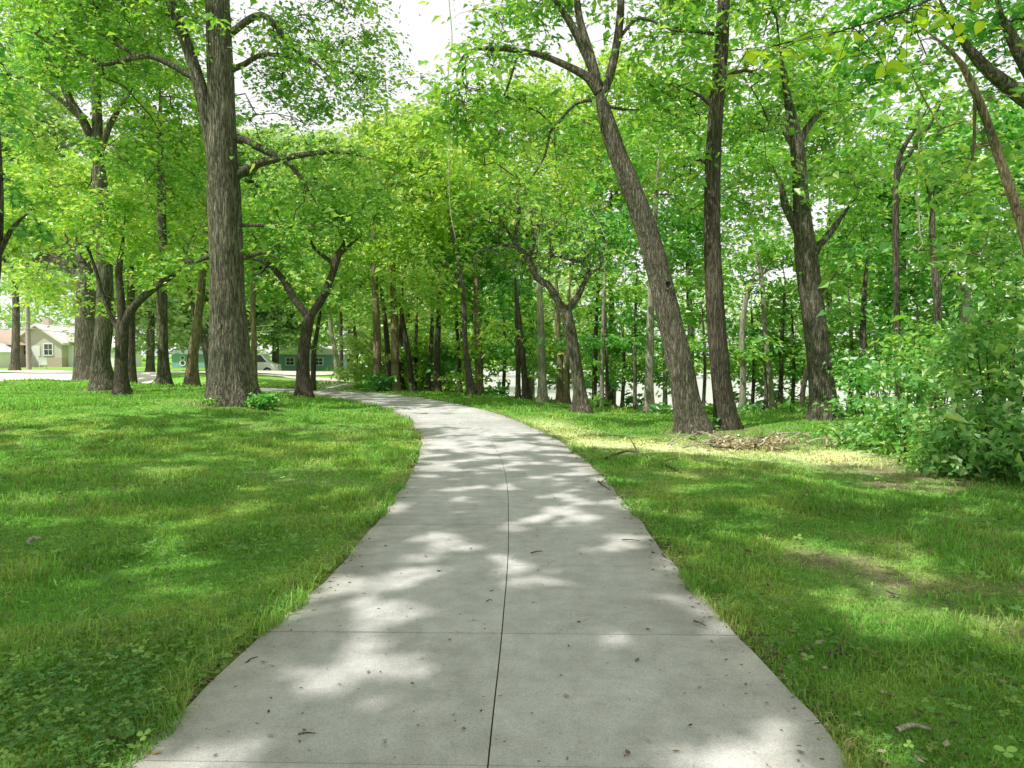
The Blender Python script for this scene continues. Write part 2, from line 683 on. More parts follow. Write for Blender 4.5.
def tree(label, base, d, trunk, crowns, limbs=(), bark='dark', leaf='mid', L=0.11, spacing=0.95, R=0.75, n=34, zmin=None,
         clump=0.42, flat=0.30, flare=0.5, seed=None, name='tree', cat='tree', group=None, wide=0.62, sides=14, ctrl=True, r_tip=0.007,
         world_base=None, tilt=0.46, spread=0.75, limb_leaf=2.0, bare=()):
    if group in ('trunks clustered beyond the bend of the path', 'slim trees along the river bank') or label.startswith(('dark trunk leaning left', 'black trunk behind', 'brown upright', 'pale straight', 'straight thin')):
        crowns = list(crowns) + [(base[0] + _trg.uniform(-10, 10), _trg.uniform(335, 362), 24, _trg.uniform(16, 26), _trg.uniform(1.5, 4.0)),
                                   (base[0] + _trg.uniform(-16, 16), _trg.uniform(366, 380), 22, _trg.uniform(8, 14), _trg.uniform(0.5, 3.0))]
        if bark == 'dark' and _trg.random() < .5:
            bark = _trg.choice(['oak', 'tan', 'walnut'])
        zmin = 1.6 if zmin is None else zmin
    TREES.append(dict(label=label, base=base, d=d, trunk=trunk, crowns=crowns, limbs=limbs, bark=bark, leaf=leaf, L=L, spacing=spacing, R=R,
                      n=n, zmin=zmin, clump=clump, flat=flat, flare=flare, seed=seed, name=name, cat=cat, group=group, wide=wide, sides=sides,
                      r_tip=r_tip, tilt=tilt, spread=spread, limb_leaf=limb_leaf, bare=bare))
    if ctrl and base is not None:
        CTRL.append(px(base[0], base[1], d))


_q = np.sort(fbm(np.random.default_rng(3).random((40000, 2)) * 60, 3.4, 77, 2))


def sun_share(x, y):
    """how much of the ground at x, y the open sun reaches"""
    f = np.where(x > 2, 0.50, 0.60)
    po = np.abs(path_off(x, y))
    left = (x < 0)
    f = np.where(left & (y < 16), 0.36 + 0.40 * smooth(5, 10, y), f)
    f = np.where(~left & (y < 11.5), 0.56 - .06 * smooth(5, 8, y), f)
    f = np.where((po < 1.5) & (y < 20), 0.50 + 0.20 * smooth(7, 11, y), f)
    yc = 13.4 - 0.48 * x + 0.02 * x * x
    band = np.exp(-(np.abs(y - yc) / 1.2) ** 4) * smooth(0.3, 0.9, x) * smooth(7.6, 6.2, x)
    f = np.maximum(f, 0.65 * smooth(3.6, 4.6, x) * smooth(8.5, 9.5, y) * smooth(15, 13, y))
    f = np.maximum(f, band * 0.995)
    pr = path_off(x, y) * PSIGN
    verge = smooth(1.1, 1.4, pr) * smooth(2.9, 2.3, pr) * smooth(12.2, 13.2, y) * smooth(19, 17, y)
    f = np.maximum(f, verge * 0.95)
    f = np.maximum(f, 0.75 * smooth(-18, -20, x) * smooth(29, 31, y) * smooth(56, 52, y))
    f = np.maximum(f, 0.6 * smooth(45, 46, y) * smooth(54, 52, y))
    return f


def sun_gaps(V, Ft, base):
    """thin the leaves so that openings in neighbouring crowns line up with the sun, as they do where flecks reach the ground"""
    Q = V.reshape(-1, 4, 3)
    c = Q[:, 0] + base
    k = np.maximum(c[:, 2], 0) / math.tan(SUN_EL)
    gx_ = c[:, 0] - SUN_DIR[0] * k
    gy_ = c[:, 1] - SUN_DIR[1] * k
    f = sun_share(gx_, gy_)
    thr = np.interp(1 - f, np.linspace(0, 1, len(_q)), _q)
    n_ = fbm(np.stack([gx_, gy_], 1), 3.4, 77, 2)
    ok = (n_ < thr) | (c[:, 2] < 2.2) | (gy_ > 60)
    Q = Q[ok]
    b = np.arange(len(Q))[:, None] * 4
    Ft = np.concatenate([b + np.array([0, 1, 2]), b + np.array([0, 2, 3])], 1).reshape(-1, 3)
    return Q.reshape(-1, 3), Ft


def build_tree(t, k):
    seed = t['seed'] if t['seed'] is not None else k * 13 + 5
    rg = np.random.default_rng(seed)
    d = t['d']
    if t['base'] is not None:
        b = px(t['base'][0], t['base'][1], d)
        base = np.array([b[0], b[1], gz(b[0], b[1])])
        P, R = resample([(*t['base'], t['trunk'][0][2])] + list(t['trunk'][1:]), d)
        # sit on the ground: slide the bottom of the trunk to ground level
        dz = base[2] - P[0][2]
        fall = np.exp(-np.maximum(P[:, 2] - P[0][2], 0) / 1.5)
        P[:, 2] += dz * fall
    else:
        C = catmull(np.array(t['trunk'], float), 0.25)
        P, R = C[:, :3], C[:, 3]
        base = np.array([P[0][0], P[0][1], gz(P[0][0], P[0][1])])
        P[:, 2] += base[2] - P[0][2]
    R = R * (1 - 0.65 * smooth(0.8, 1.0, np.linspace(0, 1, len(R))))
    P0 = P.copy()
    P0 = np.vstack([P[0] - np.array([0, 0, 0.35]), P])
    R0 = np.concatenate([[R[0]], R])
    # break the smoothness of the line a little
    root = thing(t['name'], t['label'], t['cat'], base, t['group'])
    V, fs = tube(P0 - base, R0, t['sides'], t['flare'], 0.06, seed)
    mb = MB().add(V, fs)
    spines = [(P, R)]
    limb_objs = []
    limb_A = []
    for q in t['limbs']:
        if t['base'] is not None:
            LP, LR = resample(q, d, step=0.2)
        else:
            C = catmull(np.array(q, float), 0.2)
            LP, LR = C[:, :3], C[:, 3]
        m = min(len(LP), 60)
        LP = LP + (fbm(LP, 1.3, seed, 2)[:, None] - 0.5) * 0.10 * np.linspace(0, 1, len(LP))[:, None] * np.array([1, 1, 1])
        tt = np.linspace(0, 1, len(LP))
        LR = LR * (1 - 0.72 * smooth(0.55, 1.0, tt)) * 0.92
        spines.append((LP, LR))
        limb_objs.append((LP, LR))
        ln = np.linalg.norm(np.diff(LP, axis=0), axis=1).sum()
        nk = int(ln * t['limb_leaf'] / t['spacing'])
        if nk:
            q_ = LP[rg.integers(int(len(LP) * .5), len(LP), nk)]
            limb_A.append(q_ + rg.normal(size=(nk, 3)) * np.array([.55, .55, .35]) * t['spacing'])
            limb_A.append(LP[-1:] + rg.normal(size=(2, 3)) * .3)
    bm = BARK[t['bark']]
    A = []
    for ci, c in enumerate(t['crowns']):
        if t['base'] is not None:
            cx, cy, rx, ry = c[:4]
            dd = d + (c[4] if len(c) > 4 else 0)
            cen = px(cx, cy, dd)
            rr = (rx * dd / F, max(min(rx * dd / F, 5.5) * t['spread'], 0.6) if len(c) < 6 else c[5], ry * dd / F)
        else:
            cen, rr = np.array(c[:3]), c[3:6]
        A.append(ellipsoid_points(cen, rr, t['spacing'] * DENS_S, rg, t['clump'] - .03, seed + ci))
    A = np.concatenate(A + limb_A) if A else np.zeros((0, 3))
    nleaf = len(A)
    for c in t['bare']:
        cen = px(c[0], c[1], d + c[4])
        A = np.concatenate([A, cen + rg.normal(size=(c[5], 3)) * .55 * np.array([c[2], .8 * c[2], c[3]]) * d / F])
    if t['zmin'] is None:
        zmin = base[2] + (A[:, 2].min() - base[2]) * 0.75 if len(A) else None
    else:
        zmin = t['zmin']
    if len(A):
        tws = grow(spines, A, rg, t['r_tip'], zmin)
        if tws[0].n:
            mb.add(np.concatenate(tws[0].v) - base, tws[0].f)
    mb.build('trunk', bm, root, sm=True)
    for li, (LP, LR) in enumerate(limb_objs):
        V, fs = tube(LP - base, LR, 9, 0, 0.05, seed)
        lm = MB().add(V, fs)
        if len(A) and tws[li + 1].n:
            lm.add(np.concatenate(tws[li + 1].v) - base, tws[li + 1].f)
        lm.build('limb', bm, root, sm=True)
    if len(A):
        if d < 21:
            tm = MB()
            for a in A[:nleaf]:
                for q in range(4):
                    an = rg.random() * 6.283
                    e = a + np.array([math.cos(an), math.sin(an), -.12 + rg.normal() * .18]) * t['R'] * (.55 + .4 * rg.random())
                    V, f_ = tube(np.array([a - base, (a + e) / 2 - base + np.array([0, 0, .05]), e - base]), [.006, .0045, .002], 3, cap=False)
                    tm.add(V, f_)
            tm.build('twig_spray', bm, root)['kind'] = 'stuff'
        V, Ft = leaf_cloud(A[:nleaf] - base, int(t['n'] * DENS_N), t['R'] * np.exp(rg.normal(size=nleaf) * 0.2), t['flat'], t['L'] * 1.1, rg, t['wide'], t['tilt'])
        V, Ft = sun_gaps(V, Ft, base)
        me = make_mesh('crown', V, Ft, LEAF[t['leaf']])
        link('crown', me, root)
    return root


# ------------------------------------------------------------------ the trees
tree('massive straight grey trunk on the left lawn with leafy weeds at its foot', (233, 403), 19,
     [(233, 403, 44), (231, 370, 40), (229, 330, 36), (227, 290, 33), (226, 240, 32), (224, 190, 31), (222, 140, 27), (221, 90, 25),
      (219, 40, 24), (217, -20, 21), (214, -120, 15), (212, -220, 7)],
     [(215, -140, 190, 95, 1), (105, 20, 105, 75, 2), (330, 60, 66, 78, 2), (325, 195, 60, 35, 1), (150, 165, 55, 55, 2.5), (275, 110, 45, 50, 2.5), (210, 40, 26, 26, -3.5)],
     [[(221, 180, 20), (211, 140, 16), (203, 100, 15), (192, 60, 13), (180, 25, 12), (166, -10, 10), (150, -70, 7), (130, -130, 4)],
      [(199, 82, 7), (180, 70, 6.5), (150, 56, 6), (125, 60, 5.5), (100, 64, 5), (75, 50, 4), (40, 28, 3)],
      [(140, 58, 4), (112, 42, 3.5), (95, 28, 3), (80, 5, 2)],
      [(228, 182, 11), (245, 170, 10), (262, 162, 9), (290, 157, 7), (330, 152, 5), (372, 158, 3)],
      [(228, 135, 10), (250, 143, 9), (268, 152, 8), (290, 165, 6), (305, 185, 5), (318, 205, 3)],
      [(226, 72, 7), (245, 64, 6), (258, 56, 5), (280, 55, 4), (320, 66, 3)],
      [(227, 228, 4), (250, 225, 4), (290, 227, 3.5), (320, 230, 2.5)],
      [(232, 250, 7), (246, 258, 6), (262, 252, 4), (285, 262, 3)],
      [(221, 252, 7), (205, 258, 6), (190, 262, 4), (176, 256, 3)],
      [(222, 40, 8), (262, 15, 7), (290, 45, 5), (315, 62, 4), (340, 92, 2.5)]],
     bark='oak', leaf='mid', sides=40, spacing=0.85, n=60, zmin=6.0, flare=0.32)
tree('dark tree splitting into a wide Y at shoulder height beside the bend of the path', (304, 394), 26,
     [(304, 394, 15), (303, 360, 12), (306, 335, 11), (309, 317, 11), (311, 310, 9)],
     [(310, 190, 75, 45), (255, 225, 38, 28), (365, 205, 40, 35), (310, 255, 60, 18, 3)],
     [[(309, 318, 9), (293, 297, 8), (280, 275, 7), (265, 262, 6), (248, 256, 5), (240, 250, 3)],
      [(309, 318, 9), (322, 298, 9), (332, 275, 8), (338, 255, 8), (343, 245, 6), (337, 225, 5), (330, 210, 3)],
      [(338, 256, 5), (350, 245, 4), (362, 236, 2.5)],
      [(335, 264, 6), (318, 252, 4), (310, 240, 3.5), (305, 222, 2.5)],
      [(268, 263, 4), (262, 272, 3), (252, 276, 2)]],
     bark='dark', leaf='mid', L=0.15, n=50)
tree('crooked tree in front of the left group, one low bare limb slanting right', (122, 397), 22,
     [(122, 397, 14), (121, 370, 12), (122, 345, 12), (122, 325, 12), (122, 318, 10)],
     [(130, 225, 75, 40, 1), (50, 275, 42, 22), (195, 235, 42, 32), (85, 300, 36, 14, 1)],
     [[(123, 328, 10), (130, 312, 9), (142, 298, 8), (158, 285, 8), (175, 274, 6), (190, 258, 3)],
      [(122, 325, 9), (121, 300, 8), (119, 270, 7), (122, 245, 5), (125, 215, 3)],
      [(120, 335, 5), (112, 318, 4.5), (104, 300, 4), (95, 270, 4), (85, 240, 3), (78, 222, 2)]],
     bark='dark', leaf='bright', L=0.14, n=50)
tree('tall pale forked tree on the left, its grey limbs fanning into a V', (104, 391), 25,
     [(104, 391, 24), (101, 360, 17), (104, 330, 16), (105, 290, 15), (104, 250, 14), (101, 200, 14), (98, 155, 14), (98, 140, 12)],
     [(90, 0, 125, 85, 3), (20, 120, 50, 50, 3), (155, 120, 48, 48, 3), (60, 195, 60, 30, 2)],
     [[(98, 157, 10), (85, 125, 9), (70, 100, 8), (62, 80, 8), (48, 55, 6), (35, 25, 4)],
      [(82, 120, 6), (55, 95, 5), (25, 80, 4), (-5, 70, 3)],
      [(98, 155, 11), (97, 110, 10), (97, 60, 9), (98, 10, 8), (100, -60, 5)],
      [(100, 152, 8), (110, 125, 6), (125, 100, 5), (140, 75, 3)]],
     bark='oak', leaf='bright', L=0.15, n=55, flare=.3)
tree('broadest old trunk of the left group with thick low limbs reaching over the house', (88, 379), 36,
     [(88, 379, 25), (86, 350, 21), (86, 320, 19), (86, 290, 17), (84, 262, 15), (83, 250, 12)],
     [(70, 205, 85, 45, 3), (10, 235, 45, 35), (60, 290, 40, 14, 3)],
     [[(85, 280, 12), (70, 268, 11), (50, 258, 10), (30, 262, 8), (5, 262, 5)],
      [(84, 262, 13), (70, 235, 10), (60, 210, 8), (52, 180, 5)],
      [(84, 262, 14), (90, 220, 12), (95, 175, 7)]],
     bark='oak', leaf='bright', L=0.2, n=42, R=0.9, flare=.2)
tree('tree on the left edge of the picture with dark hanging leaves', (-24, 432), 14,
     [(-24, 432, 14), (-12, 330, 10), (-4, 270, 9), (-1, 200, 8), (-4, 130, 7), (-10, 60, 5)],
     [(-25, 90, 62, 100), (15, 200, 22, 40)],
     [[(-1, 255, 6), (12, 228, 5), (32, 210, 3)]], bark='dark', leaf='deep', L=0.12, n=50, spacing=0.8, R=0.6)
tree('straight slender trunk standing between the crooked tree and the massive trunk', (164, 387), 28,
     [(164, 387, 13), (163, 350, 10), (162, 300, 10), (162, 250, 9), (161, 180, 8), (160, 90, 5)],
     [(165, 120, 65, 75, 2), (150, 225, 45, 40, 3)], bark='oak', leaf='mid', L=0.16, n=50)
tree('brown trunk with a swollen base leaning slightly right, close left of the massive trunk', (192, 386), 29,
     [(191, 386, 14), (193, 355, 10), (199, 310, 8), (203, 270, 7), (208, 200, 5)],
     [(200, 210, 50, 48, 1), (190, 280, 38, 20, 2)], bark='tan', leaf='bright', L=0.17, n=48)
tree('thin trunk tilting left, half hidden by the left side of the massive trunk', (213, 384), 33,
     [(213, 384, 10), (207, 350, 8), (200, 330, 7), (190, 290, 5), (184, 250, 4)],
     [(182, 240, 40, 40), (215, 300, 35, 22, 2)], bark='oak', leaf='mid', L=0.18, n=44)
tree('thin straight trunk just right of the massive trunk', (254, 394), 28,
     [(254, 394, 7), (254, 340, 5.5), (253, 300, 5), (256, 240, 4)],
     [(262, 230, 48, 50, 1), (275, 290, 40, 22, 2)], bark='tan', leaf='mid', L=0.17, n=46)
tree('shadowed trunk behind the crooked tree on the left', (132, 384), 33,
     [(132, 384, 10), (131, 350, 8), (131, 300, 7), (130, 230, 5)], [(135, 260, 45, 40, 1)], bark='dark', leaf='mid', L=0.18, n=44)
tree('skinny dark sapling touching the right side of the Y shaped tree', (313, 388), 31,
     [(313, 388, 5), (314, 350, 5), (317, 332, 4), (322, 300, 3)], [(325, 295, 38, 28), (350, 270, 36, 26, 2)],
     [[(313, 350, 3), (308, 342, 2.5), (302, 325, 2)]], bark='dark', leaf='mid', L=0.18, n=42)
tree('pale leaning trunk far beyond the Y shaped tree', (338, 376), 46,
     [(338, 376, 6), (335, 350, 5), (331, 330, 4), (328, 290, 3)], [(330, 280, 48, 35), (370, 300, 36, 28, 3)], bark='pale', leaf='pale', L=0.26, n=40, R=1.0, spacing=1.2)
tree('thin dark upright trunk left of the pathside clump', (342, 381), 40,
     [(342, 381, 4), (341, 340, 3.5), (341, 310, 3), (342, 270, 2.5)], [(345, 250, 42, 40), (385, 285, 38, 28, 2)], bark='dark', leaf='pale', L=0.24, n=40, R=0.95, spacing=1.1)
tree('short thin trunk at the back of the side path', (357, 382), 38,
     [(357, 382, 4), (356, 350, 3.5), (354, 320, 3)], [(358, 300, 40, 24)], bark='dark', leaf='mid', L=0.22, n=40, R=0.95, spacing=1.1)

# the clump on the far side of the bend
CL = 'trunks clustered beyond the bend of the path'
tree('stout trunk with a leafy collar of suckers at its foot beside the bend', (377, 392), 31,
     [(377, 392, 10), (377, 365, 8), (377, 335, 8), (375, 280, 6), (372, 200, 4)], [(385, 170, 60, 55, 2), (375, 300, 40, 22, -1)], bark='tan', leaf='pale', L=0.18, n=46, group=CL)
tree('tan sunlit trunk, brightest of the clump beside the bend', (396, 393), 31,
     [(396, 393, 9), (395, 370, 8), (395, 330, 8), (393, 280, 6), (392, 200, 4)], [(405, 240, 55, 42, -1), (430, 160, 60, 50)], bark='tan', leaf='bright', L=0.18, n=46, group=CL)
tree('brown trunk tight against the left of the tan sunlit trunk', (390, 392), 32,
     [(390, 392, 6), (388, 360, 5.5), (386, 330, 5), (380, 280, 4)], [(355, 245, 45, 35, 1)], bark='dark', leaf='pale', L=0.18, n=42, group=CL)
tree('black slim trunk tight against the right of the tan sunlit trunk', (402, 391), 33,
     [(402, 391, 5), (401, 360, 4.5), (401, 330, 4), (403, 280, 3)], [(415, 280, 42, 26, -2)], bark='dark', leaf='bright', L=0.18, n=44, group=CL)
tree('black trunk leaning left at the right of the clump', (413, 393), 31,
     [(413, 393, 6), (409, 360, 5.5), (405, 335, 5), (398, 290, 3)], [(440, 310, 38, 20, -2)], bark='dark', leaf='bright', L=0.17, n=46, group=CL)
tree('spindly dark stem right behind the leaning black trunk', (416, 392), 33,
     [(416, 392, 4), (416, 350, 3.5), (417, 310, 3)], [(420, 220, 45, 40, 2)], bark='dark', leaf='mid', L=0.18, n=42, group=CL)
tree('slim dark trunk alone between the clump and the double stems', (428, 393), 32,
     [(428, 393, 5), (430, 360, 4.5), (432, 330, 4), (433, 280, 3)], [(450, 260, 45, 35, 1)], bark='dark', leaf='mid', L=0.18, n=44, group=CL)
tree('thicker dark trunk with a rough outline next to the slim dark trunk', (437, 393), 31,
     [(437, 393, 7), (437, 365, 6.5), (438, 330, 5.5), (440, 270, 4)], [(470, 200, 60, 50, 2)], bark='dark', leaf='bright', L=0.17, n=46, group=CL)
tree('thin stem between the rough dark trunk and the bowed trunk', (460, 394), 31,
     [(460, 394, 5), (459, 360, 4), (457, 330, 3.5), (455, 280, 2.5)], [(475, 300, 36, 28, 1)], bark='dark', leaf='deep', L=0.17, n=46, group=CL)
tree('tall bowed dark trunk with pale roots at the path edge', (472, 396), 28,
     [(473, 396, 10), (468, 370, 7), (465, 340, 5.5), (463, 290, 5), (455, 250, 4), (447, 200, 3)], [(450, 190, 52, 45), (430, 270, 40, 26, -1)],
     [[(463, 290, 3.5), (452, 270, 3), (440, 255, 2)]], bark='dark', leaf='bright', L=0.16, n=46, group=CL)
tree('thick dark trunk right behind the bowed trunk', (479, 395), 30,
     [(479, 395, 9), (479, 360, 8), (477, 320, 7), (476, 260, 5)], [(500, 250, 48, 45, 2)], bark='dark', leaf='deep', L=0.17, n=46, group=CL)
tree('straight thin trunk left of a leaning trunk in front of the river', (518, 398), 27,
     [(518, 398, 5), (518, 360, 5), (517, 325, 4), (515, 270, 3)], [(515, 300, 36, 26, 1)], bark='dark', leaf='deep', L=0.16, n=48)
tree('dark trunk leaning left, close to the pale straight trunk', (527, 399), 27,
     [(528, 399, 9), (524, 370, 6), (521, 340, 5), (518, 300, 4)], [(535, 240, 45, 35, 2)], bark='dark', leaf='mid', L=0.16, n=48)
tree('pale straight trunk standing at the crest of the right verge', (543, 401), 25,
     [(543, 401, 10), (542, 370, 8), (541, 335, 7.5), (540, 300, 6), (538, 255, 4)], [(545, 190, 55, 45, 3), (500, 330, 30, 16)], bark='pale', leaf='bright', L=0.15, n=50)
tree('black trunk behind the stocky tree with the bare branches', (560, 403), 27,
     [(560, 403, 8), (560, 370, 7), (558, 330, 6), (556, 270, 4)], [(590, 230, 45, 36, 2)], bark='dark', leaf='deep', L=0.16, n=48)
tree('brown upright trunk tucked against the left of the stocky tree', (567, 403), 26,
     [(567, 403, 6), (567, 370, 5.5), (567, 330, 5), (570, 280, 4)], [(600, 150, 50, 50, 3)], bark='tan', leaf='bright', L=0.16, n=48)
tree('stocky tree with a tangle of dead bare branches above a short curved trunk', (582, 411), 21,
     [(585, 411, 17), (580, 392, 13), (576, 365, 12), (571, 335, 12), (566, 312, 12), (564, 305, 10)],
     [(545, 285, 32, 20, 1), (610, 300, 22, 18), (560, 215, 60, 22, 1.5)],
     [[(565, 312, 9), (556, 298, 8), (548, 285, 8), (537, 278, 7), (530, 262, 7), (518, 248, 6), (510, 235, 5), (495, 212, 3)],
      [(566, 312, 9), (577, 298, 8), (583, 285, 6), (588, 275, 5), (582, 262, 4), (560, 258, 4), (545, 250, 3)],
      [(514, 240, 4), (519, 215, 4), (517, 200, 4), (508, 185, 3), (500, 170, 2)],
      [(528, 262, 4), (535, 240, 3), (531, 220, 2.5), (540, 200, 2)],
      [(587, 276, 4), (598, 268, 3), (606, 255, 2)], [(548, 268, 3), (551, 250, 3), (549, 235, 2)],
      [(517, 248, 3), (500, 245, 2.5), (485, 250, 2), (470, 262, 1.5)], [(560, 258, 3), (570, 243, 2.5), (566, 228, 2)]],
     bark='oak', leaf='mid', L=0.13, n=20, sides=20, r_tip=.010,
     bare=[(535, 245, 48, 30, -.3, 210), (585, 262, 30, 20, -.3, 110), (505, 225, 34, 22, -.3, 90)])
# bank trees in front of the river
BK = 'slim trees along the river bank'
tree('grey stem left of a pair of thin stems at the bank', (594, 408), 25, [(594, 408, 5), (595, 370, 5), (596, 330, 4), (600, 250, 3)],
     [(592, 330, 30, 26), (610, 250, 40, 40, 1)], bark='dark', leaf='deep', L=0.15, n=52, group=BK)
tree('thin stem on the left of the close pair at the bank', (602, 410), 24, [(602, 410, 4.5), (602, 370, 4), (603, 330, 4), (605, 260, 3)],
     [(620, 350, 24, 20), (620, 180, 40, 48, 1)], bark='pale', leaf='deep', L=0.15, n=52, group=BK)
tree('thin stem on the right of the close pair at the bank', (607, 410), 24, [(607, 410, 4), (607, 370, 3.5), (606, 330, 3), (604, 280, 2)],
     [(605, 300, 30, 30, 1)], bark='dark', leaf='mid', L=0.15, n=52, group=BK)
tree('hair thin dark sapling against the bright river', (635, 414), 23, [(635, 414, 4), (635, 370, 3.5), (635, 330, 3), (637, 270, 2.5)],
     [(640, 330, 32, 28), (650, 240, 40, 40, 1)], bark='dark', leaf='deep', L=0.14, n=54, group=BK)
tree('smooth grey post straight trunk standing left of the leaning tree', (649, 416), 22, [(649, 416, 11), (649, 390, 9), (650, 350, 8), (651, 300, 7), (655, 220, 5), (660, 140, 4)],
     [(665, 150, 50, 55, 1), (655, 290, 40, 36, 1)], bark='pale', leaf='mid', L=0.14, n=54, group=BK)
tree('slender stem right behind the smooth grey trunk', (665, 413), 25, [(665, 413, 5), (665, 380, 4.5), (664, 340, 4), (662, 280, 3)],
     [(680, 320, 30, 26), (690, 230, 40, 40, 1)], bark='pale', leaf='deep', L=0.15, n=52, group=BK)
tree('pale smooth slim tree right of the straight dark trunk', (742, 418), 22, [(742, 418, 7), (743, 380, 6), (742, 340, 5.5), (746, 300, 5), (757, 270, 3)],
     [(755, 250, 42, 40, 1), (740, 345, 22, 22)], bark='pale', leaf='mid', L=0.14, n=54, group=BK)
tree('first of the thin stems right of the pale smooth tree', (766, 415), 24, [(766, 415, 4), (766, 370, 3.5), (764, 330, 3), (762, 280, 2.5)],
     [(775, 335, 26, 20), (740, 180, 40, 44, 2)], bark='dark', leaf='deep', L=0.15, n=50, group=BK)
tree('tallest thin stem, bent at mid height, right of the pale smooth tree', (773, 416), 23, [(774, 416, 6), (769, 370, 5.5), (765, 330, 5), (762, 280, 4.5), (757, 250, 4), (762, 230, 3)],
     [(770, 190, 48, 48, 1), (800, 300, 30, 25, 1)], [[(762, 275, 3), (775, 255, 2.5), (792, 240, 2)]], bark='pale', leaf='mid', L=0.14, n=52, group=BK)
tree('dark stem close right of the bent thin stem', (780, 416), 24, [(780, 416, 5), (781, 380, 4.5), (782, 340, 4), (785, 280, 3)],
     [(795, 360, 20, 15), (790, 255, 40, 38, 1)], bark='dark', leaf='deep', L=0.15, n=50, group=BK)
tree('curved short stem close left of the trunk with a sun flecked base', (802, 415), 23, [(801, 415, 6), (803, 390, 5), (808, 365, 5), (812, 340, 4), (820, 300, 3)],
     [(835, 300, 34, 34, 1), (835, 365, 26, 18, 1)], bark='dark', leaf='mid', L=0.14, n=52, group=BK)

# the three large trees on the right verge
tree('tall tree leaning left over the path with a hole scar in its brown trunk', (694, 434), 14.8,
     [(694, 434, 31), (688, 410, 27), (681, 370, 25), (672, 330, 24), (660, 280, 23), (648, 235, 22), (632, 190, 20), (616, 150, 18), (606, 118, 17), (600, 95, 17), (598, 82, 15)],
     [(470, 130, 52, 40, .3), (520, 30, 60, 35, 1), (600, -60, 90, 40, 1), (660, 10, 50, 40, 1.5), (560, 150, 60, 40, 3)],
     [[(599, 92, 12), (588, 78, 10), (575, 70, 8.5), (558, 62, 7), (540, 55, 6.5), (515, 50, 5.5), (490, 48, 5), (470, 51, 4), (459, 63, 3.5), (457, 82, 3), (464, 102, 2)],
      [(598, 90, 11), (592, 68, 10), (583, 48, 9), (572, 25, 8), (555, 0, 6), (530, -30, 4)],
      [(598, 86, 11), (589, 50, 9), (580, 20, 8), (575, -25, 6), (570, -60, 4)],
      [(602, 96, 11), (610, 75, 10), (617, 45, 9), (621, 10, 8), (622, -40, 6), (630, -90, 4)],
      [(592, 100, 4), (575, 104, 3.4), (563, 118, 3.2), (550, 132, 3), (545, 155, 2.6), (530, 180, 3), (520, 195, 2)],
      [(470, 50, 3), (462, 80, 2.5), (478, 100, 2)], [(604, 105, 4), (625, 110, 3), (645, 109, 2)],
      [(520, 50, 3), (508, 85, 2.5), (498, 110, 2)], [(618, 40, 4), (640, 18, 3.5), (680, 32, 3), (720, 28, 2)]],
     bark='walnut', leaf='mid', L=0.125, n=46, wide=0.42, limb_leaf=3.2, sides=32, spacing=0.8, R=0.7, zmin=6.5, flare=0.35)
tree('straight dark upright trunk between the leaning tree and the pale smooth tree', (727, 431), 15.4,
     [(728, 431, 23), (724, 405, 20), (720, 370, 19), (716, 320, 18), (713, 270, 17), (712, 220, 16), (713, 160, 15), (717, 100, 14), (722, 40, 13), (725, -40, 10), (728, -140, 5)],
     [(725, -50, 90, 60, 1), (680, 90, 50, 50, 1.5), (765, 95, 45, 50, 1.5), (680, 190, 40, 30, 2), (745, 190, 40, 30, 2)],
     [[(716, 110, 5), (700, 95, 4), (680, 85, 3)], [(720, 80, 5), (745, 70, 4), (765, 78, 3)], [(713, 170, 4), (700, 160, 3), (690, 165, 2)],
      [(722, 35, 4.5), (700, 32, 4), (670, 28, 4), (645, 18, 3)]],
     bark='dark', leaf='mid', L=0.115, n=56, sides=28, spacing=0.8, R=0.7, zmin=5.5, flare=0.3)
tree('thick trunk with a sun flecked base forking high, at the edge of the thicket', (826, 424), 17,
     [(827, 424, 27), (823, 400, 24), (819, 360, 23), (814, 320, 22), (809, 280, 22), (806, 255, 22), (804, 235, 19), (801, 200, 15), (799, 165, 14), (796, 140, 13), (790, 110, 9), (783, 70, 6), (778, 30, 4)],
     [(800, 80, 70, 60, 1.5), (760, 190, 35, 35, 1.5), (850, 160, 45, 45, 1), (800, -20, 80, 45, 1)],
     [[(805, 250, 11), (795, 225, 10), (785, 205, 9), (781, 185, 7), (772, 165, 4)],
      [(809, 262, 10), (820, 245, 8), (832, 230, 7), (845, 212, 5), (862, 190, 3)],
      [(797, 150, 8), (806, 130, 7), (820, 112, 6), (840, 92, 4)], [(796, 150, 8), (784, 130, 6), (776, 110, 4)],
      [(815, 300, 4), (828, 285, 3), (838, 270, 2)]],
     bark='walnut', leaf='mid', L=0.12, n=52, sides=30, spacing=0.85, R=0.7, zmin=5.0, flare=0.4)
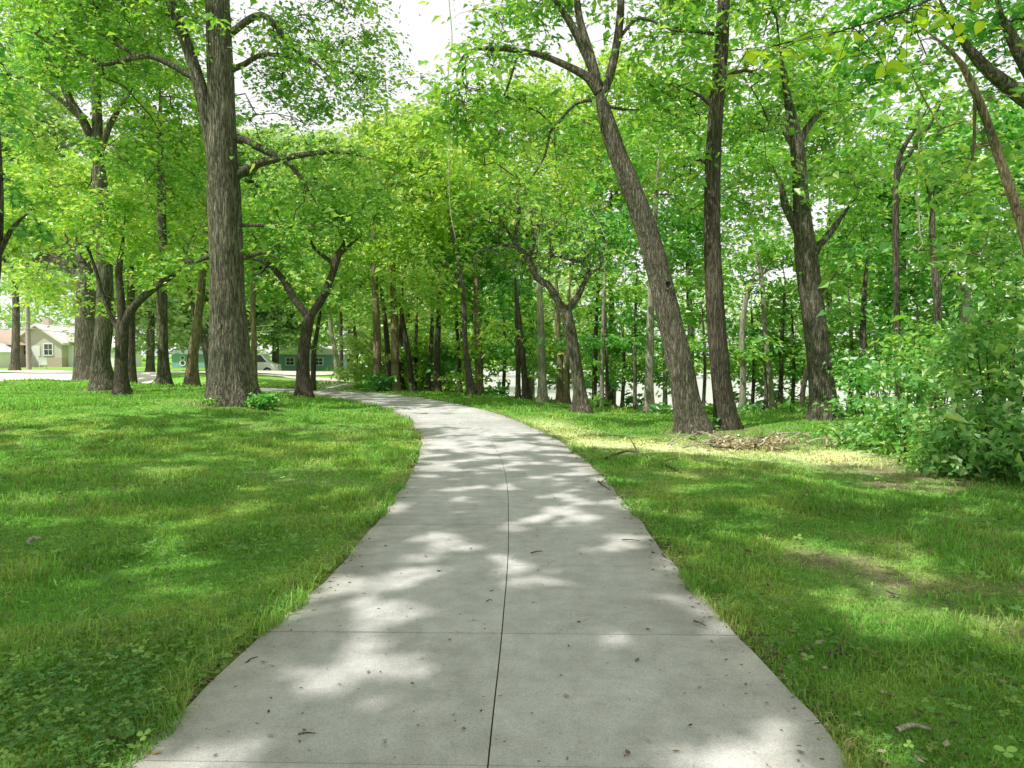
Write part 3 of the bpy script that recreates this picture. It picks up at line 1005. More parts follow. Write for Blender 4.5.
# the wood on the right
tree('slim leaning stem in the thicket right of the sun flecked trunk', (862, 415), 17, [(860, 415, 7), (862, 370, 6), (863, 330, 6), (864, 300, 5), (868, 250, 4)],
     [(865, 250, 36, 40), (850, 330, 25, 25)], bark='dark', leaf='deep', L=0.13, n=55)
tree('straight black pole like trunk rising out of the thicket', (898, 425), 15, [(899, 425, 7), (898, 380, 6.5), (897, 320, 6), (896, 250, 6), (896, 190, 6), (900, 155, 5), (915, 130, 4), (935, 95, 3)],
     [(905, 130, 50, 40, 1), (880, 215, 28, 35, 1)], [[(897, 180, 4), (912, 150, 4), (930, 125, 3.5), (945, 95, 3)]], bark='dark', leaf='mid', L=0.12, n=55, spacing=0.85)
tree('knotty trunk behind the black pole like trunk in the thicket', (940, 430), 15.5, [(940, 430, 8), (938, 380, 7), (938, 330, 7), (936, 280, 7), (932, 230, 6), (934, 200, 5), (938, 170, 4)],
     [(940, 190, 40, 40, .5), (960, 270, 30, 30, .5)], [[(938, 285, 3), (950, 273, 2.5), (962, 268, 2)], [(933, 215, 3), (928, 190, 3), (922, 170, 2)]], bark='oak', leaf='mid', L=0.12, n=55, spacing=0.85)
tree('grey hooked snag leaning left low in the thicket', (955, 420), 14, [(955, 420, 9), (958, 370, 8), (962, 330, 7), (966, 300, 6), (968, 290, 5), (960, 285, 3.5), (955, 298, 2.5)],
     [(990, 290, 30, 25, .5)], bark='pale', leaf='mid', L=0.12, n=45)
tree('slender curved trunk arching in from the right edge of the picture', (1075, 480), 9.5, [(1075, 480, 12), (1060, 400, 10), (1040, 300, 10), (1022, 225, 9), (1005, 175, 9), (990, 130, 8), (970, 80, 7.5), (952, 52, 6), (920, 26, 4)],
     [(985, 130, 45, 45, 1), (1010, 240, 40, 35, 1), (930, 60, 40, 35, 1.5)], [[(975, 90, 4), (974, 135, 3), (972, 160, 3), (960, 178, 2)]], bark='tan', leaf='mid', L=0.105, n=55, spacing=0.7, R=0.5, zmin=3.2)
tree('tree with a thick bare limb crossing the upper right corner', (1180, 470), 11, [(1180, 470, 40), (1150, 300, 34), (1110, 190, 28), (1060, 125, 19), (1020, 95, 15), (990, 72, 12), (968, 48, 10), (950, 20, 7), (930, -20, 4)],
     [(960, -10, 90, 50, 1), (1040, 60, 60, 60, 1.5), (880, 60, 50, 36, 1.5), (1060, 180, 60, 50, 1.5)], [[(1090, 165, 22), (1055, 115, 19), (1030, 70, 16), (1012, 38, 14), (1000, 10, 9), (990, -20, 6)]],
     bark='oak', leaf='deep', L=0.11, n=56, spacing=0.75, R=0.6, zmin=3.5, sides=20)
tree('leafy young tree filling the right edge above the shrubs', (1060, 470), 11.5, [(1060, 470, 9), (1050, 400, 8), (1040, 330, 6), (1030, 270, 4)],
     [(1020, 330, 50, 45), (985, 240, 45, 38, .5)], bark='dark', leaf='shrub', L=0.12, n=46, spacing=0.65, R=0.45)
# trees in the background
BGD = 'tall trees closing the background'
for (lab, bx, by, d, w, cr, lf) in [
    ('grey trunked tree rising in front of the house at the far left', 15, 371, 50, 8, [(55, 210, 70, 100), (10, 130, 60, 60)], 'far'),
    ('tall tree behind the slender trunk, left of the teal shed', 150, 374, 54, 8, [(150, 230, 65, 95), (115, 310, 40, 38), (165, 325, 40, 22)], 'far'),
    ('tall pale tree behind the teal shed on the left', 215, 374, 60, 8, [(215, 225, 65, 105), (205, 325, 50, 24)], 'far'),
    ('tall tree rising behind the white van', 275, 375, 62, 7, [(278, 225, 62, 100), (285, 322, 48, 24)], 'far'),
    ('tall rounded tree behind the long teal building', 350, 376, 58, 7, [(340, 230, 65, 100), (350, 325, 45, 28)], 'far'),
    ('high bright crown right under the open sky', 408, 380, 48, 8, [(405, 190, 62, 95), (400, 310, 45, 40)], 'pale'),
    ('deep green tree behind the bowed trunk', 462, 384, 44, 8, [(465, 230, 62, 100), (465, 340, 48, 36)], 'mid'),
    ('broad bright tree rising behind the pale straight trunk', 530, 388, 40, 9, [(530, 170, 75, 100), (530, 325, 58, 42)], 'bright'),
    ('tall tree behind the stocky tree, seen left of the leaning trunk', 612, 398, 32, 8, [(620, 130, 60, 80), (610, 250, 48, 55), (590, 345, 34, 32)], 'bright'),
    ('dense tall tree closing the gap right of the leaning trunk', 690, 400, 29, 8, [(700, 110, 60, 85), (700, 255, 45, 60), (655, 330, 34, 34)], 'mid'),
    ('dense tall tree behind the fork of the sun flecked trunk', 830, 404, 28, 8, [(815, 110, 60, 90), (850, 250, 50, 60), (770, 340, 40, 36)], 'mid'),
    ('dense tall tree deep in the wood behind the black pole like trunk', 905, 410, 23, 9, [(910, 170, 62, 92), (915, 310, 55, 60), (875, 260, 40, 60)], 'deep'),
    ('dense tall tree deep in the wood on the far right', 990, 412, 21, 9, [(1000, 160, 65, 85), (990, 310, 55, 60), (950, 230, 40, 60)], 'deep')]:
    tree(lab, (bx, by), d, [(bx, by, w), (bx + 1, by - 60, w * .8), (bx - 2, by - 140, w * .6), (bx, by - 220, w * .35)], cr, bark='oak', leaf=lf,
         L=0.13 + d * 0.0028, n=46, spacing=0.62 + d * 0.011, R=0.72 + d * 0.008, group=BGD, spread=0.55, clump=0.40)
UG = 'leafy understory trees of the river wood'
for (lab, bx, by, d, w, cr, lf) in [
    ('leafy understory tree seen between the leaning tree and the straight dark trunk', 703, 414, 23, 4, [(698, 290, 34, 36), (700, 350, 28, 24)], 'mid'),
    ('leafy understory tree seen right behind the pale smooth slim tree', 752, 412, 25, 4, [(760, 330, 40, 40), (748, 270, 34, 30)], 'deep'),
    ('leafy understory tree filling the gap left of the sun flecked trunk', 792, 412, 24, 4, [(790, 320, 34, 45), (785, 250, 30, 35)], 'mid'),
    ('leafy understory tree filling the gap right of the sun flecked trunk', 850, 410, 21, 5, [(855, 345, 42, 48), (860, 250, 40, 50), (880, 180, 36, 40)], 'mid'),
    ('deep green understory tree left of the knotty trunk', 918, 412, 19, 5, [(915, 340, 44, 40), (912, 250, 40, 45)], 'deep'),
    ('deep green understory tree above the grey hooked snag', 968, 412, 18, 5, [(975, 320, 44, 45), (960, 230, 40, 45)], 'mid'),
    ('bright understory tree in the far right of the wood', 1010, 412, 17, 5, [(1015, 270, 44, 60), (1000, 190, 40, 45)], 'mid'),
    ('small understory tree drooping over the river right of the stocky tree', 622, 410, 26, 4, [(618, 330, 30, 40), (640, 375, 22, 14)], 'deep'),
    ('small understory tree drooping over the river left of the pale straight trunk', 503, 396, 31, 4, [(498, 330, 34, 35), (500, 290, 34, 30)], 'deep')]:
    tree(lab, (bx, by), d, [(bx, by, w), (bx + 2, by - 50, w * .8), (bx - 1, by - 110, w * .5)], cr, bark='oak', leaf=lf, L=0.145, n=44, spacing=0.8, R=.7, group=UG, spread=.5, clump=.4)
# trees beside and behind the viewpoint, whose shade falls on the path
tree('big shade tree beyond the left edge whose shadow dapples the lawn', None, 0, [(-11.5, 1.5, 0, .38), (-11.4, 1.6, 4, .32), (-11, 2.2, 8, .26), (-10, 3, 12, .16), (-9.5, 3.5, 15, .07)],
     [(-9.5, 4, 12.3, 7, 7, 2.6), (-13, 8, 12, 4, 4, 2.5)], [[(-11.2, 2, 6.5, .2), (-9, 3.5, 9, .15), (-6, 5, 11, .09), (-3.5, 6, 12, .04)], [(-11, 2.2, 7.5, .18), (-12, 5, 10, .12), (-13, 8, 11.5, .06)]],
     bark='oak', L=0.12, n=95, spacing=0.95, zmin=6, clump=0.45, group='shade trees around the viewpoint')
tree('big shade tree behind the viewpoint whose shadow dapples the path', None, 0, [(4.8, -5.5, 0, .4), (4.6, -5.3, 4, .34), (4, -4, 8, .27), (2.5, -1.5, 12, .15), (2, -1, 15, .06)],
     [(0, 1.2, 12.2, 6.5, 5.5, 2.6), (-7, -4.5, 12, 6, 4.6, 2.4)], [[(4.3, -4.7, 6.5, .22), (1, -4, 9.5, .16), (-4, -4, 11, .1), (-8, -5, 12, .05)], [(3.8, -3.5, 8.5, .2), (1, 0, 10.5, .13), (-1, 3, 11.6, .06)]],
     bark='oak', L=0.12, n=95, spacing=0.95, zmin=6, clump=0.45, group='shade trees around the viewpoint')
tree('shade tree beyond the right edge with large backlit leaves hanging into view', None, 0,
     [(8.6, 3.2, 0, .3), (8.5, 3.4, 3, .26), (8, 3.8, 7, .2), (7, 4.2, 11, .12), (6.6, 4.4, 14, .05)],
     [(6, 4.2, 11.4, 5.5, 4.6, 2.6)], [[(8.3, 3.6, 4.6, .09), (7, 4.4, 5.6, .06), (5, 5, 5.2, .035), (3.4, 5.2, 4.35, .02), (2.4, 5.2, 3.95, .012), (1.4, 5.1, 3.75, .006)]],
     bark='oak', limb_leaf=0, L=0.12, n=95, spacing=0.95, zmin=6, clump=0.45, group='shade trees around the viewpoint')
_c0 = list(CTRL)
CTRL.clear()
_d = []
for c in _c0:
    _d.append((c[0], c[1], c[2] - gz(c[0], c[1])))
_c2 = [q for q in _d if abs(q[2]) < 1.2]
CTRL[:] = _c2

roots = [build_tree(t, k) for k, t in enumerate(TREES)]
hanger = roots[-1]
leaning = [r for r in roots if r['label'].startswith('tall tree leaning')][0]
massive = roots[0]

# large backlit leaves on the hanging twig of the right-hand shade tree
def big_leaves(name, spots, L, rg, parent, mat):
    vs, fs, n = [], [], 0
    out = np.array([(0, 0), (.12, .2), (.34, .36), (.6, .33), (.84, .16), (1, 0), (.84, -.16), (.6, -.33), (.34, -.36), (.12, -.2)])
    for p in spots:
        l = L * math.exp(rg.normal() * 0.2)
        nrm = np.array([rg.normal() * .5, rg.normal() * .5 - .2, 1.0]); nrm /= np.linalg.norm(nrm)
        d = np.array([rg.normal(), rg.normal(), -0.55]); d -= nrm * d.dot(nrm); d /= np.linalg.norm(d)
        s = np.cross(nrm, d)
        V = [p + d * (a * l) + s * (b * l) + nrm * (abs(b) * .35 * l - a * a * .12 * l) for a, b in out]
        mid = [p + d * (a * l) - nrm * (a * a * .12 * l) for a in (.34, .6)]
        vs += V + mid
        k = n
        fs += [(k, k + 1, k + 2), (k, k + 2, k + 10), (k + 10, k + 2, k + 3), (k + 10, k + 3, k + 11), (k + 11, k + 3, k + 4), (k + 11, k + 4, k + 5),
               (k, k + 10, k + 8), (k, k + 8, k + 9), (k + 10, k + 7, k + 8), (k + 10, k + 11, k + 7), (k + 11, k + 6, k + 7), (k + 11, k + 5, k + 6)]
        n += 12
    me = make_mesh(name, np.array(vs), np.array(fs), mat, True)
    return link(name, me, parent)


rg = np.random.default_rng(91)
TW = catmull(np.array([(7, 4.4, 5.6), (5, 5, 5.2), (3.4, 5.2, 4.35), (2.4, 5.2, 3.95), (1.4, 5.1, 3.75)]), 0.05)
spots = []
twv = MB()
hb = np.array(hanger.location)
for k in range(105):
    i = int(rg.integers(10, len(TW)))
    a = TW[i]
    e = a + np.array([rg.normal() * .26, rg.normal() * .22, -abs(rg.normal()) * .2 - .03])
    V, f_ = tube(np.array([a, (a + e) / 2 + np.array([0, 0, .04]), e]) - hb, [.0045, .003, .002], 4, cap=False)
    twv.add(V, f_)
    for q in (0.45, 0.75, 1.0):
        if rg.random() < .62:
            spots.append(a + (e - a) * q - hb)
twv.build('twig', BARK['dark'], hanger, sm=True)
big_leaves('hanging_leaf_spray', spots, 0.105, rg, hanger, LEAF['backlit'])['kind'] = 'stuff'

# knot hole on the massive trunk, scar on the leaning trunk
HOLE = plain('rotten_wood', (0.02, 0.016, 0.012), 0.95)
def ring(name, parent, cen, r0, r1, h, mat, out):
    """a callus collar round a dark hole, standing on the bark"""
    n = 18
    mb = MB()
    out = np.array(out, float); out /= np.linalg.norm(out)
    sx = np.cross((0, 0, 1.0), out); sx /= np.linalg.norm(sx)
    up = np.cross(out, sx)
    prof = [(r1, -0.03), (r1 * .95, h * .6), ((r0 + r1) / 2, h), (r0, h * .5), (r0 * .9, -0.0)]
    V = []
    for j in range(n):
        a = 2 * math.pi * j / n
        w = 1 + .12 * math.sin(3 * a + 1)
        for r, o in prof:
            V.append(cen + (sx * math.cos(a) + up * 1.35 * math.sin(a)) * r * w + out * o)
    k = len(prof)
    Fq = [(j * k + i, ((j + 1) % n) * k + i, ((j + 1) % n) * k + i + 1, j * k + i + 1) for j in range(n) for i in range(k - 1)]
    mb.add(V, np.array(Fq))
    o = mb.build(name, mat, parent, sm=True)
    V2 = [cen + (sx * math.cos(2 * math.pi * j / n) + up * 1.35 * math.sin(2 * math.pi * j / n)) * r0 * 1.05 + out * h * .1 for j in range(n)]
    MB().add(V2, np.array([list(range(n))])).build('hollow', HOLE, o)
    return o


mb_ = np.array(massive.location)
ring('knot_hole', massive, px(219, 326, 18.56) - mb_, .055, .11, .05, BARK['dark'], (-.25, -1, 0))
lb_ = np.array(leaning.location)
ring('knot_hole', leaning, px(668, 285, 14.56) - lb_, .045, .085, .03, BARK['dark'], (.15, -1, .1))

# ------------------------------------------------------------------ ground sheet
def axis(a, b, mid0, mid1, step, grow_=1.13):
    xs = list(np.arange(mid0, mid1, step))
    s, x = step, mid1
    while x < b:
        xs.append(x); s *= grow_; x += s
    xs.append(b)
    s, x = step, mid0
    lo = []
    while True:
        s *= grow_; x -= s
        if x < a:
            break
        lo.append(x)
    return np.array([a] + lo[::-1] + xs)


gx = axis(-900, 900, -18, 18, 0.3)
gy = axis(-120, 1500, -3, 38, 0.3)
GX, GY = np.meshgrid(gx, gy)
GZ = ground(GX, GY)
P2 = np.stack([GX.ravel(), GY.ravel()], 1)


TRUNKS = []
for t_ in TREES:
    if t_['base'] is not None and t_['d'] < 34:
        b_ = px(t_['base'][0], t_['base'][1], t_['d'])
        TRUNKS.append((b_[0], b_[1], t_['trunk'][0][2] * t_['d'] / F / 2))


def lawn_colour(P2):
    """base colour of turf (n,3) and bareness 0..1"""
    a = fbm(P2, 0.5, 11, 4)
    b = fbm(P2, 1.9, 12, 3)
    c = fbm(P2, 0.16, 13, 2)
    x, y = P2[:, 0], P2[:, 1]
    right = smooth(0.8, 3.0, x) * smooth(13, 9, y)
    worn = np.exp(-(((x - 3.9) / 1.5) ** 2 + ((y - 4.9) / 1.6) ** 2)) + 0.7 * np.exp(-(((x - 3.2) / .5) ** 2 + ((y - 3.1) / .7) ** 2))
    bare = np.clip(smooth(0.56, 0.70, a) * 0.45 + right * smooth(0.5, 0.68, 0.6 * b + 0.4 * a) * 0.5 + worn * smooth(0.45, 0.62, fbm(P2, 2.6, 15, 4)) * 0.8, 0, 1)
    for bx0, by0, br0 in TRUNKS:
        dd_ = np.hypot(x - bx0, y - by0)
        bare = np.maximum(bare, smooth(br0 * 2.2 + .55, br0 * 1.1 + .1, dd_ + .5 * (b - .5)) * .75)
    po = np.abs(path_off(x, y))
    bare = np.maximum(bare, smooth(1.5, 1.25, po) * smooth(0.4, 0.6, b) * 0.7)
    # sunlit strip on the right verge, its brightness painted into the turf colour
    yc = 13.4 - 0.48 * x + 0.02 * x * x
    sun_band = np.exp(-((y - yc) / 1.1) ** 2) * smooth(0.7, 1.3, x) * smooth(7.8, 6.0, x) * (0.7 + 0.9 * (b - 0.3))
    sun_band = np.clip(sun_band, 0, 1)
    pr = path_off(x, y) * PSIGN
    verge = smooth(1.2, 1.5, pr) * smooth(2.8, 2.0, pr) * smooth(12.2, 13.2, y) * smooth(19, 16, y) * .6  # same painted sunlight along the right edge of the path
    sun_band = np.maximum(np.clip(sun_band, 0, 1), verge)
    return a, b, c, bare, sun_band


def turf_rgb(P2):
    a, b, c, bare, sun_band = lawn_colour(P2)
    g = np.array([0.18, 0.385, 0.068])[None] * (0.72 + 0.65 * a[:, None])
    yel = np.array([0.43, 0.54, 0.14])
    t = smooth(0.48, 0.72, 0.55 * b + 0.45 * c)[:, None]
    g = g * (1 - 0.6 * t) + yel * 0.6 * t
    g = g * (1 - sun_band[:, None] * .8) + np.array([0.84, 0.84, 0.50]) * sun_band[:, None] * .8
    return g, bare, sun_band


g, bare, sun_band = turf_rgb(P2)
soil = np.array([0.23, 0.185, 0.125])[None] * (0.7 + 0.6 * fbm(P2, 3.1, 21, 3))[:, None]
far = smooth(14, 30, P2[:, 1])[:, None]
colr = g * (0.85 + .15 * sun_band[:, None]) * (1 - bare[:, None]) + soil * bare[:, None]
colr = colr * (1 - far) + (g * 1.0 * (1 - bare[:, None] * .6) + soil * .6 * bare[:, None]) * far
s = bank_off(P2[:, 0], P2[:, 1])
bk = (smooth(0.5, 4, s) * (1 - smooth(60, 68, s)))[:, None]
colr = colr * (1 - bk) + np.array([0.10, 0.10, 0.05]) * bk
V = np.stack([GX.ravel(), GY.ravel(), GZ.ravel()], 1)
ny, nx = GX.shape
i = np.arange(ny - 1)[:, None] * nx
j = np.arange(nx - 1)[None, :]
Fq = np.stack([i + j, i + j + 1, i + nx + j + 1, i + nx + j], -1).reshape(-1, 4)
go = link('ground', make_mesh('ground', V, Fq, GROUND_M, True, colr))
tag(go, 'gently rolling park lawn of green turf with worn brown patches', kind='structure')

# ------------------------------------------------------------------ the concrete path: slabs with real joints
def path_strip(name, u0, u1, s0, s1, z, step=4):
    k0, k1 = np.searchsorted(PLs, s0), min(np.searchsorted(PLs, s1), len(PLs) - 1)
    ks = np.unique(np.append(np.arange(k0, k1, step), k1))
    return ks


mb = MB()
cols = []
us = [(-PW, -0.003), (0.003, PW)]
SL = 1.27
s_off = 0.0
# joints fall where the photograph shows them
y_joint = H * F / (642 - 355)
s_j = np.interp(y_joint, PC[:200, 1], PLs[:200]) if False else PLs[np.argmin(np.abs(PC[:, 1] - y_joint) + np.abs(PC[:, 0]))]
s0 = s_j % SL - SL
rgp = np.random.default_rng(5)
while s0 < PLs[-1] - 0.2:
    a0, a1 = max(s0 + 0.0035, 0), min(s0 + SL - 0.0035, PLs[-1])
    s0 += SL
    if a1 <= a0 + .1:
        continue
    for (u0, u1) in us:
        ss = np.linspace(a0, a1, 7)
        uu = np.linspace(u0, u1, 4)
        cx = np.interp(ss, PLs, PC[:, 0]); cy = np.interp(ss, PLs, PC[:, 1])
        nxv = np.interp(ss, PLs, PN[:, 0]); nyv = np.interp(ss, PLs, PN[:, 1])
        outer = abs(u0) > .5
        rows = []
        for q in range(len(ss)):
            for r, u in enumerate(uu):
                uw = u * half_w(cy[q])
                if abs(u) > 1.2:
                    uw = uw + 0.012 * math.sin(ss[q] * 3.3) + 0.006 * math.sin(ss[q] * 11.1)
                rows.append((cx[q] + nxv[q] * uw, cy[q] + nyv[q] * uw, 0.0))
        top = np.array(rows)
        tone = 1 + rgp.normal() * 0.05
        top[:, 2] = ground(top[:, 0], top[:, 1]) * 0 + 0.035 + rgp.normal() * 0.0012
        nq, nr = len(ss), len(uu)
        F1 = np.array([(q * nr + r, q * nr + r + 1, (q + 1) * nr + r + 1, (q + 1) * nr + r) for q in range(nq - 1) for r in range(nr - 1)])
        # border loop and walls down to the bed
        loop = [r for r in range(nr)] + [q * nr + nr - 1 for q in range(1, nq)] + [(nq - 1) * nr + r for r in range(nr - 2, -1, -1)] + [q * nr for q in range(nq - 2, 0, -1)]
        low = top[loop].copy(); low[:, 2] -= 0.075
        n0 = len(top)
        F2 = np.array([(loop[q], n0 + q, n0 + (q + 1) % len(loop), loop[(q + 1) % len(loop)]) for q in range(len(loop))])
        mb.add(np.vstack([top, low]), [F1, F2])
        cc = np.full((n0 + len(low), 3), tone)
        oc = 0 if u0 < -.5 else nr - 1
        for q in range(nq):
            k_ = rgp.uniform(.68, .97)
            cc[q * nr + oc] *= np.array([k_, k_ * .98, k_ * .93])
            for r in range(nr):
                cc[q * nr + r] *= rgp.uniform(.955, 1.03)
        edge = np.zeros(n0 + len(low))
        cols.append(cc)
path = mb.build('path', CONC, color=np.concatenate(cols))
tag(path, 'pale grey concrete footpath with sawn joints curving away to the left', kind='structure')
ks = np.arange(0, len(PC), 5)
q = []
for k in ks:
    for u in (-PW + .03, PW - .03):
        q.append((PC[k, 0] + PN[k, 0] * u, PC[k, 1] + PN[k, 1] * u, 0.006))
n = len(ks)
bed = MB().add(q, np.array([(2 * k, 2 * k + 1, 2 * k + 3, 2 * k + 2) for k in range(n - 1)])).build('path_bed', plain('joint_soil', (0.05, 0.042, 0.03), 0.95))
tag(bed, 'dark soil showing in the joints of the concrete path', kind='structure')

# far pale side path, street and gravel yard on the left
def ribbon(name, line, hw, mat, label, lift=0.03):
    L_ = catmull(np.array(line, float), 0.6)
    T = np.gradient(L_, axis=0); T /= np.linalg.norm(T, axis=1)[:, None]
    Nn = np.stack([T[:, 1], -T[:, 0]], 1)
    us = np.linspace(-1, 1, 7)
    V = []
    for k in range(len(L_)):
        for u in us:
            w = hw * (1 + .12 * math.sin(k * .7 + u))
            V.append((L_[k, 0] + Nn[k, 0] * u * w, L_[k, 1] + Nn[k, 1] * u * w, 0))
    V = np.array(V)
    V[:, 2] = ground(V[:, 0], V[:, 1]) + lift
    Fq = np.array([(k * 7 + r, k * 7 + r + 1, (k + 1) * 7 + r + 1, (k + 1) * 7 + r) for k in range(len(L_) - 1) for r in range(6)])
    o = link(name, make_mesh(name, V, Fq, mat, True))
    return tag(o, label, kind='structure')


ribbon('side_path', [(-7.2, 29.2), (-8.6, 34), (-9.6, 38), (-12, 42), (-16, 44.5)], 0.9, PAVE, 'pale side path running back from the bend', 0.026)
ribbon('street', [(-75, 47), (-45, 48.5), (-25, 49), (-8, 49), (0, 52), (6, 60)], 3.2, PAVE, 'sunlit pale street across the far left background', 0.05)
yard = [(-62, 43.6), (-22.5, 43.6), (-20, 40), (-19, 36), (-20.5, 32.5), (-24, 31), (-62, 29)]
L_ = catmull(np.array(yard + [yard[0]], float), 1.0)
cen = np.array([-34, 37.0])
V = [(cen[0], cen[1], 0)]
rings = 10
for r in range(1, rings + 1):
    for p in L_[:-1]:
        V.append((*(cen + (p - cen) * r / rings), 0))
V = np.array(V); V[:, 2] = ground(V[:, 0], V[:, 1]) + 0.045
m = len(L_) - 1
fs = [np.array([(0, 1 + k, 1 + (k + 1) % m) for k in range(m)])]
fs.append(np.array([(1 + r * m + k, 1 + r * m + (k + 1) % m, 1 + (r + 1) * m + (k + 1) % m, 1 + (r + 1) * m + k)[::-1] for r in range(rings - 1) for k in range(m)]))
tag(link('gravel_yard', make_mesh('gravel_yard', V, fs, plain('pale_gravel', (0.72, 0.69, 0.62), .95, .1, 2.0), True)), 'wide sun bleached gravel yard in front of the house', kind='structure')

# ------------------------------------------------------------------ river
m_, nt, out = new_mat('river_water')
L = nt.links.new
tc = N(nt, 'ShaderNodeTexCoord')
mp = N(nt, 'ShaderNodeMapping'); mp.inputs['Scale'].default_value = (1, 1, 1)
L(tc.outputs['Object'], mp.inputs[0])
nz = N(nt, 'ShaderNodeTexNoise', Scale=2.2, Detail=4.0)
L(mp.outputs[0], nz.inputs['Vector'])
bp = N(nt, 'ShaderNodeBump', Strength=0.6, Distance=0.25)
L(nz.outputs['Fac'], bp.inputs['Height'])
p = N(nt, 'ShaderNodeBsdfPrincipled', Roughness=0.28, IOR=1.33)
p.inputs['Base Color'].default_value = (0.46, 0.47, 0.42, 1)
L(bp.outputs[0], p.inputs['Normal'])
L(p.outputs[0], out.inputs['Surface'])
wv = [(-260, 20, RIVER_Z), (900, 20, RIVER_Z), (900, 900, RIVER_Z), (-260, 900, RIVER_Z)]
MB_ = MB().add(wv, np.array([(0, 1, 2, 3)]))
tag(MB_.build('river', m_), 'wide bright river glimpsed between the trunks on the right', kind='structure')

# ------------------------------------------------------------------ grass
rg = np.random.default_rng(21)


def scatter(n, d0, d1, side, rg, power=0.0):
    u = rg.random(n)
    d = d0 * (d1 / d0) ** u
    x = (rg.random(n) * 2 - 1) * (0.80 * d + side)
    return x, d


def keep_lawn(x, y, jag=0.24):
    po = np.abs(path_off(x, y))
    e = PW * half_w(y) + 0.01 + jag * (fbm(np.stack([x, y], 1), 2.6, 31, 3) - 0.56)
    s = bank_off(x, y)
    ok = (po > e) & (s < 2.5)
    ok &= ~((x < -19.5) & (y > 31))
    return ok


n = 650000
x, y = scatter(n, 2.0, 36, 0.9, rg)
ok = keep_lawn(x, y)
x, y = x[ok], y[ok]
P2 = np.stack([x, y], 1)
gcol, bare, sun_band = turf_rgb(P2)
ok = rg.random(len(x)) > np.clip(bare * 0.95, 0, 0.86)
x, y, P2, gcol, bare, sun_band = x[ok], y[ok], P2[ok], gcol[ok], bare[ok], sun_band[ok]
K = len(x)
z = ground(x, y)
z = np.where(np.abs(path_off(x, y)) < PW * half_w(y) + .01, 0.028, z)
tuft = fbm(P2, 1.4, 41, 3)
near_edge = smooth(1.75, 1.25, np.abs(path_off(x, y)))
h = (0.022 + 0.048 * smooth(0.35, 0.75, tuft)) * np.exp(rg.normal(size=K) * 0.35) * (1 + 0.2 * near_edge) * (1 - .6 * sun_band)
h = h * (1 + 0.012 * y)
w = 0.0022 * np.maximum(1, y / 3.4) * np.exp(rg.normal(size=K) * 0.25)
az = rg.random(K) * 2 * math.pi
lean = np.abs(rg.normal(size=K)) * 0.55 + 0.1
dx, dy = np.cos(az), np.sin(az)
sx, sy = -dy, dx
b = np.stack([x, y, z - 0.004], 1)
mid = b + np.stack([dx * lean * h * .45, dy * lean * h * .45, h * .62], 1)
tip = b + np.stack([dx * lean * h * 1.25, dy * lean * h * 1.25, h * (1.0 - .28 * np.minimum(lean, 1.2))], 1)
S = np.stack([sx * w, sy * w, np.zeros(K)], 1)
V = np.stack([b - S, b + S, mid + S * .8, mid - S * .8, tip], 1).reshape(-1, 3)
k5 = np.arange(K)[:, None] * 5
Fq = (k5 + np.array([0, 1, 2, 3]))
Ft = (k5 + np.array([3, 2, 4]))
vari = np.exp(rg.normal(size=K) * 0.22)[:, None]
dry = (rg.random(K) < 0.05 + 0.3 * sun_band + .08 * bare)[:, None]
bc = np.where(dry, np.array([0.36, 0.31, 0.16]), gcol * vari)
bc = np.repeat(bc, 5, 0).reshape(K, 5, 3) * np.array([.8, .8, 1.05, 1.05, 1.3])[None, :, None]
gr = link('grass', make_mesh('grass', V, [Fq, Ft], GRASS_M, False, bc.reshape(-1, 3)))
tag(gr, 'short uneven green grass with taller tufts covering both lawns', 'grass', kind='stuff')

# clover and broad weeds, mostly on the left lawn close by
n = 80000
x, y = scatter(n, 2.0, 14, 0.6, rg)
P2 = np.stack([x, y], 1)
dens = fbm(P2, 0.9, 51, 3)
left = np.where(x < 0, 1.0, 0.35) * smooth(15, 5, y)
ok = keep_lawn(x, y, .05) & (rg.random(n) < left * (.05 + .55 * smooth(0.42, 0.66, dens)))
x, y, P2 = x[ok], y[ok], P2[ok]
K0 = len(x)
hh = 0.03 + 0.05 * rg.random(K0)
C = np.stack([x, y, ground(x, y) + hh], 1)
cl_sz = np.exp(rg.normal(size=K0) * .3) * .0105 * (1 + y * .06)
broad = rg.random(K0) < 0.05
cl_sz = np.where(broad, cl_sz * 1.5, cl_sz)
a0 = rg.random(K0) * 6.28
vs = []
tint = np.exp(rg.normal(size=K0) * 0.18)[:, None] * np.where(rg.random(K0)[:, None] < .45, np.array([[.25, .42, .10]]), np.array([[.13, .30, .075]]))
tl = rg.normal(size=(K0, 2)) * .25
for q in range(3):
    an = a0 + q * 2.094
    ux, uy = np.cos(an), np.sin(an)
    uz = tl[:, 0] * ux + tl[:, 1] * uy + .12
    vx, vy = -uy, ux
    vz = tl[:, 0] * vx + tl[:, 1] * vy
    U = np.stack([ux, uy, uz], 1) * cl_sz[:, None]
    W = np.stack([vx, vy, vz], 1) * cl_sz[:, None]
    pts = [C, C + U * .55 - W * .5, C + U * 1.15 - W * .42, C + U * 1.25, C + U * 1.15 + W * .42, C + U * .55 + W * .5]
    vs.append(np.stack(pts, 1))
V = np.concatenate(vs).reshape(-1, 3)
k6 = np.arange(K0 * 3)[:, None] * 6
Fh = k6 + np.arange(6)
tag(link('clover', make_mesh('clover', V, Fh, CLOVER_M, False, np.repeat(np.concatenate([tint] * 3), 6, 0))), 'patches of clover and small broad leaved weeds in the turf', 'clover', kind='stuff')

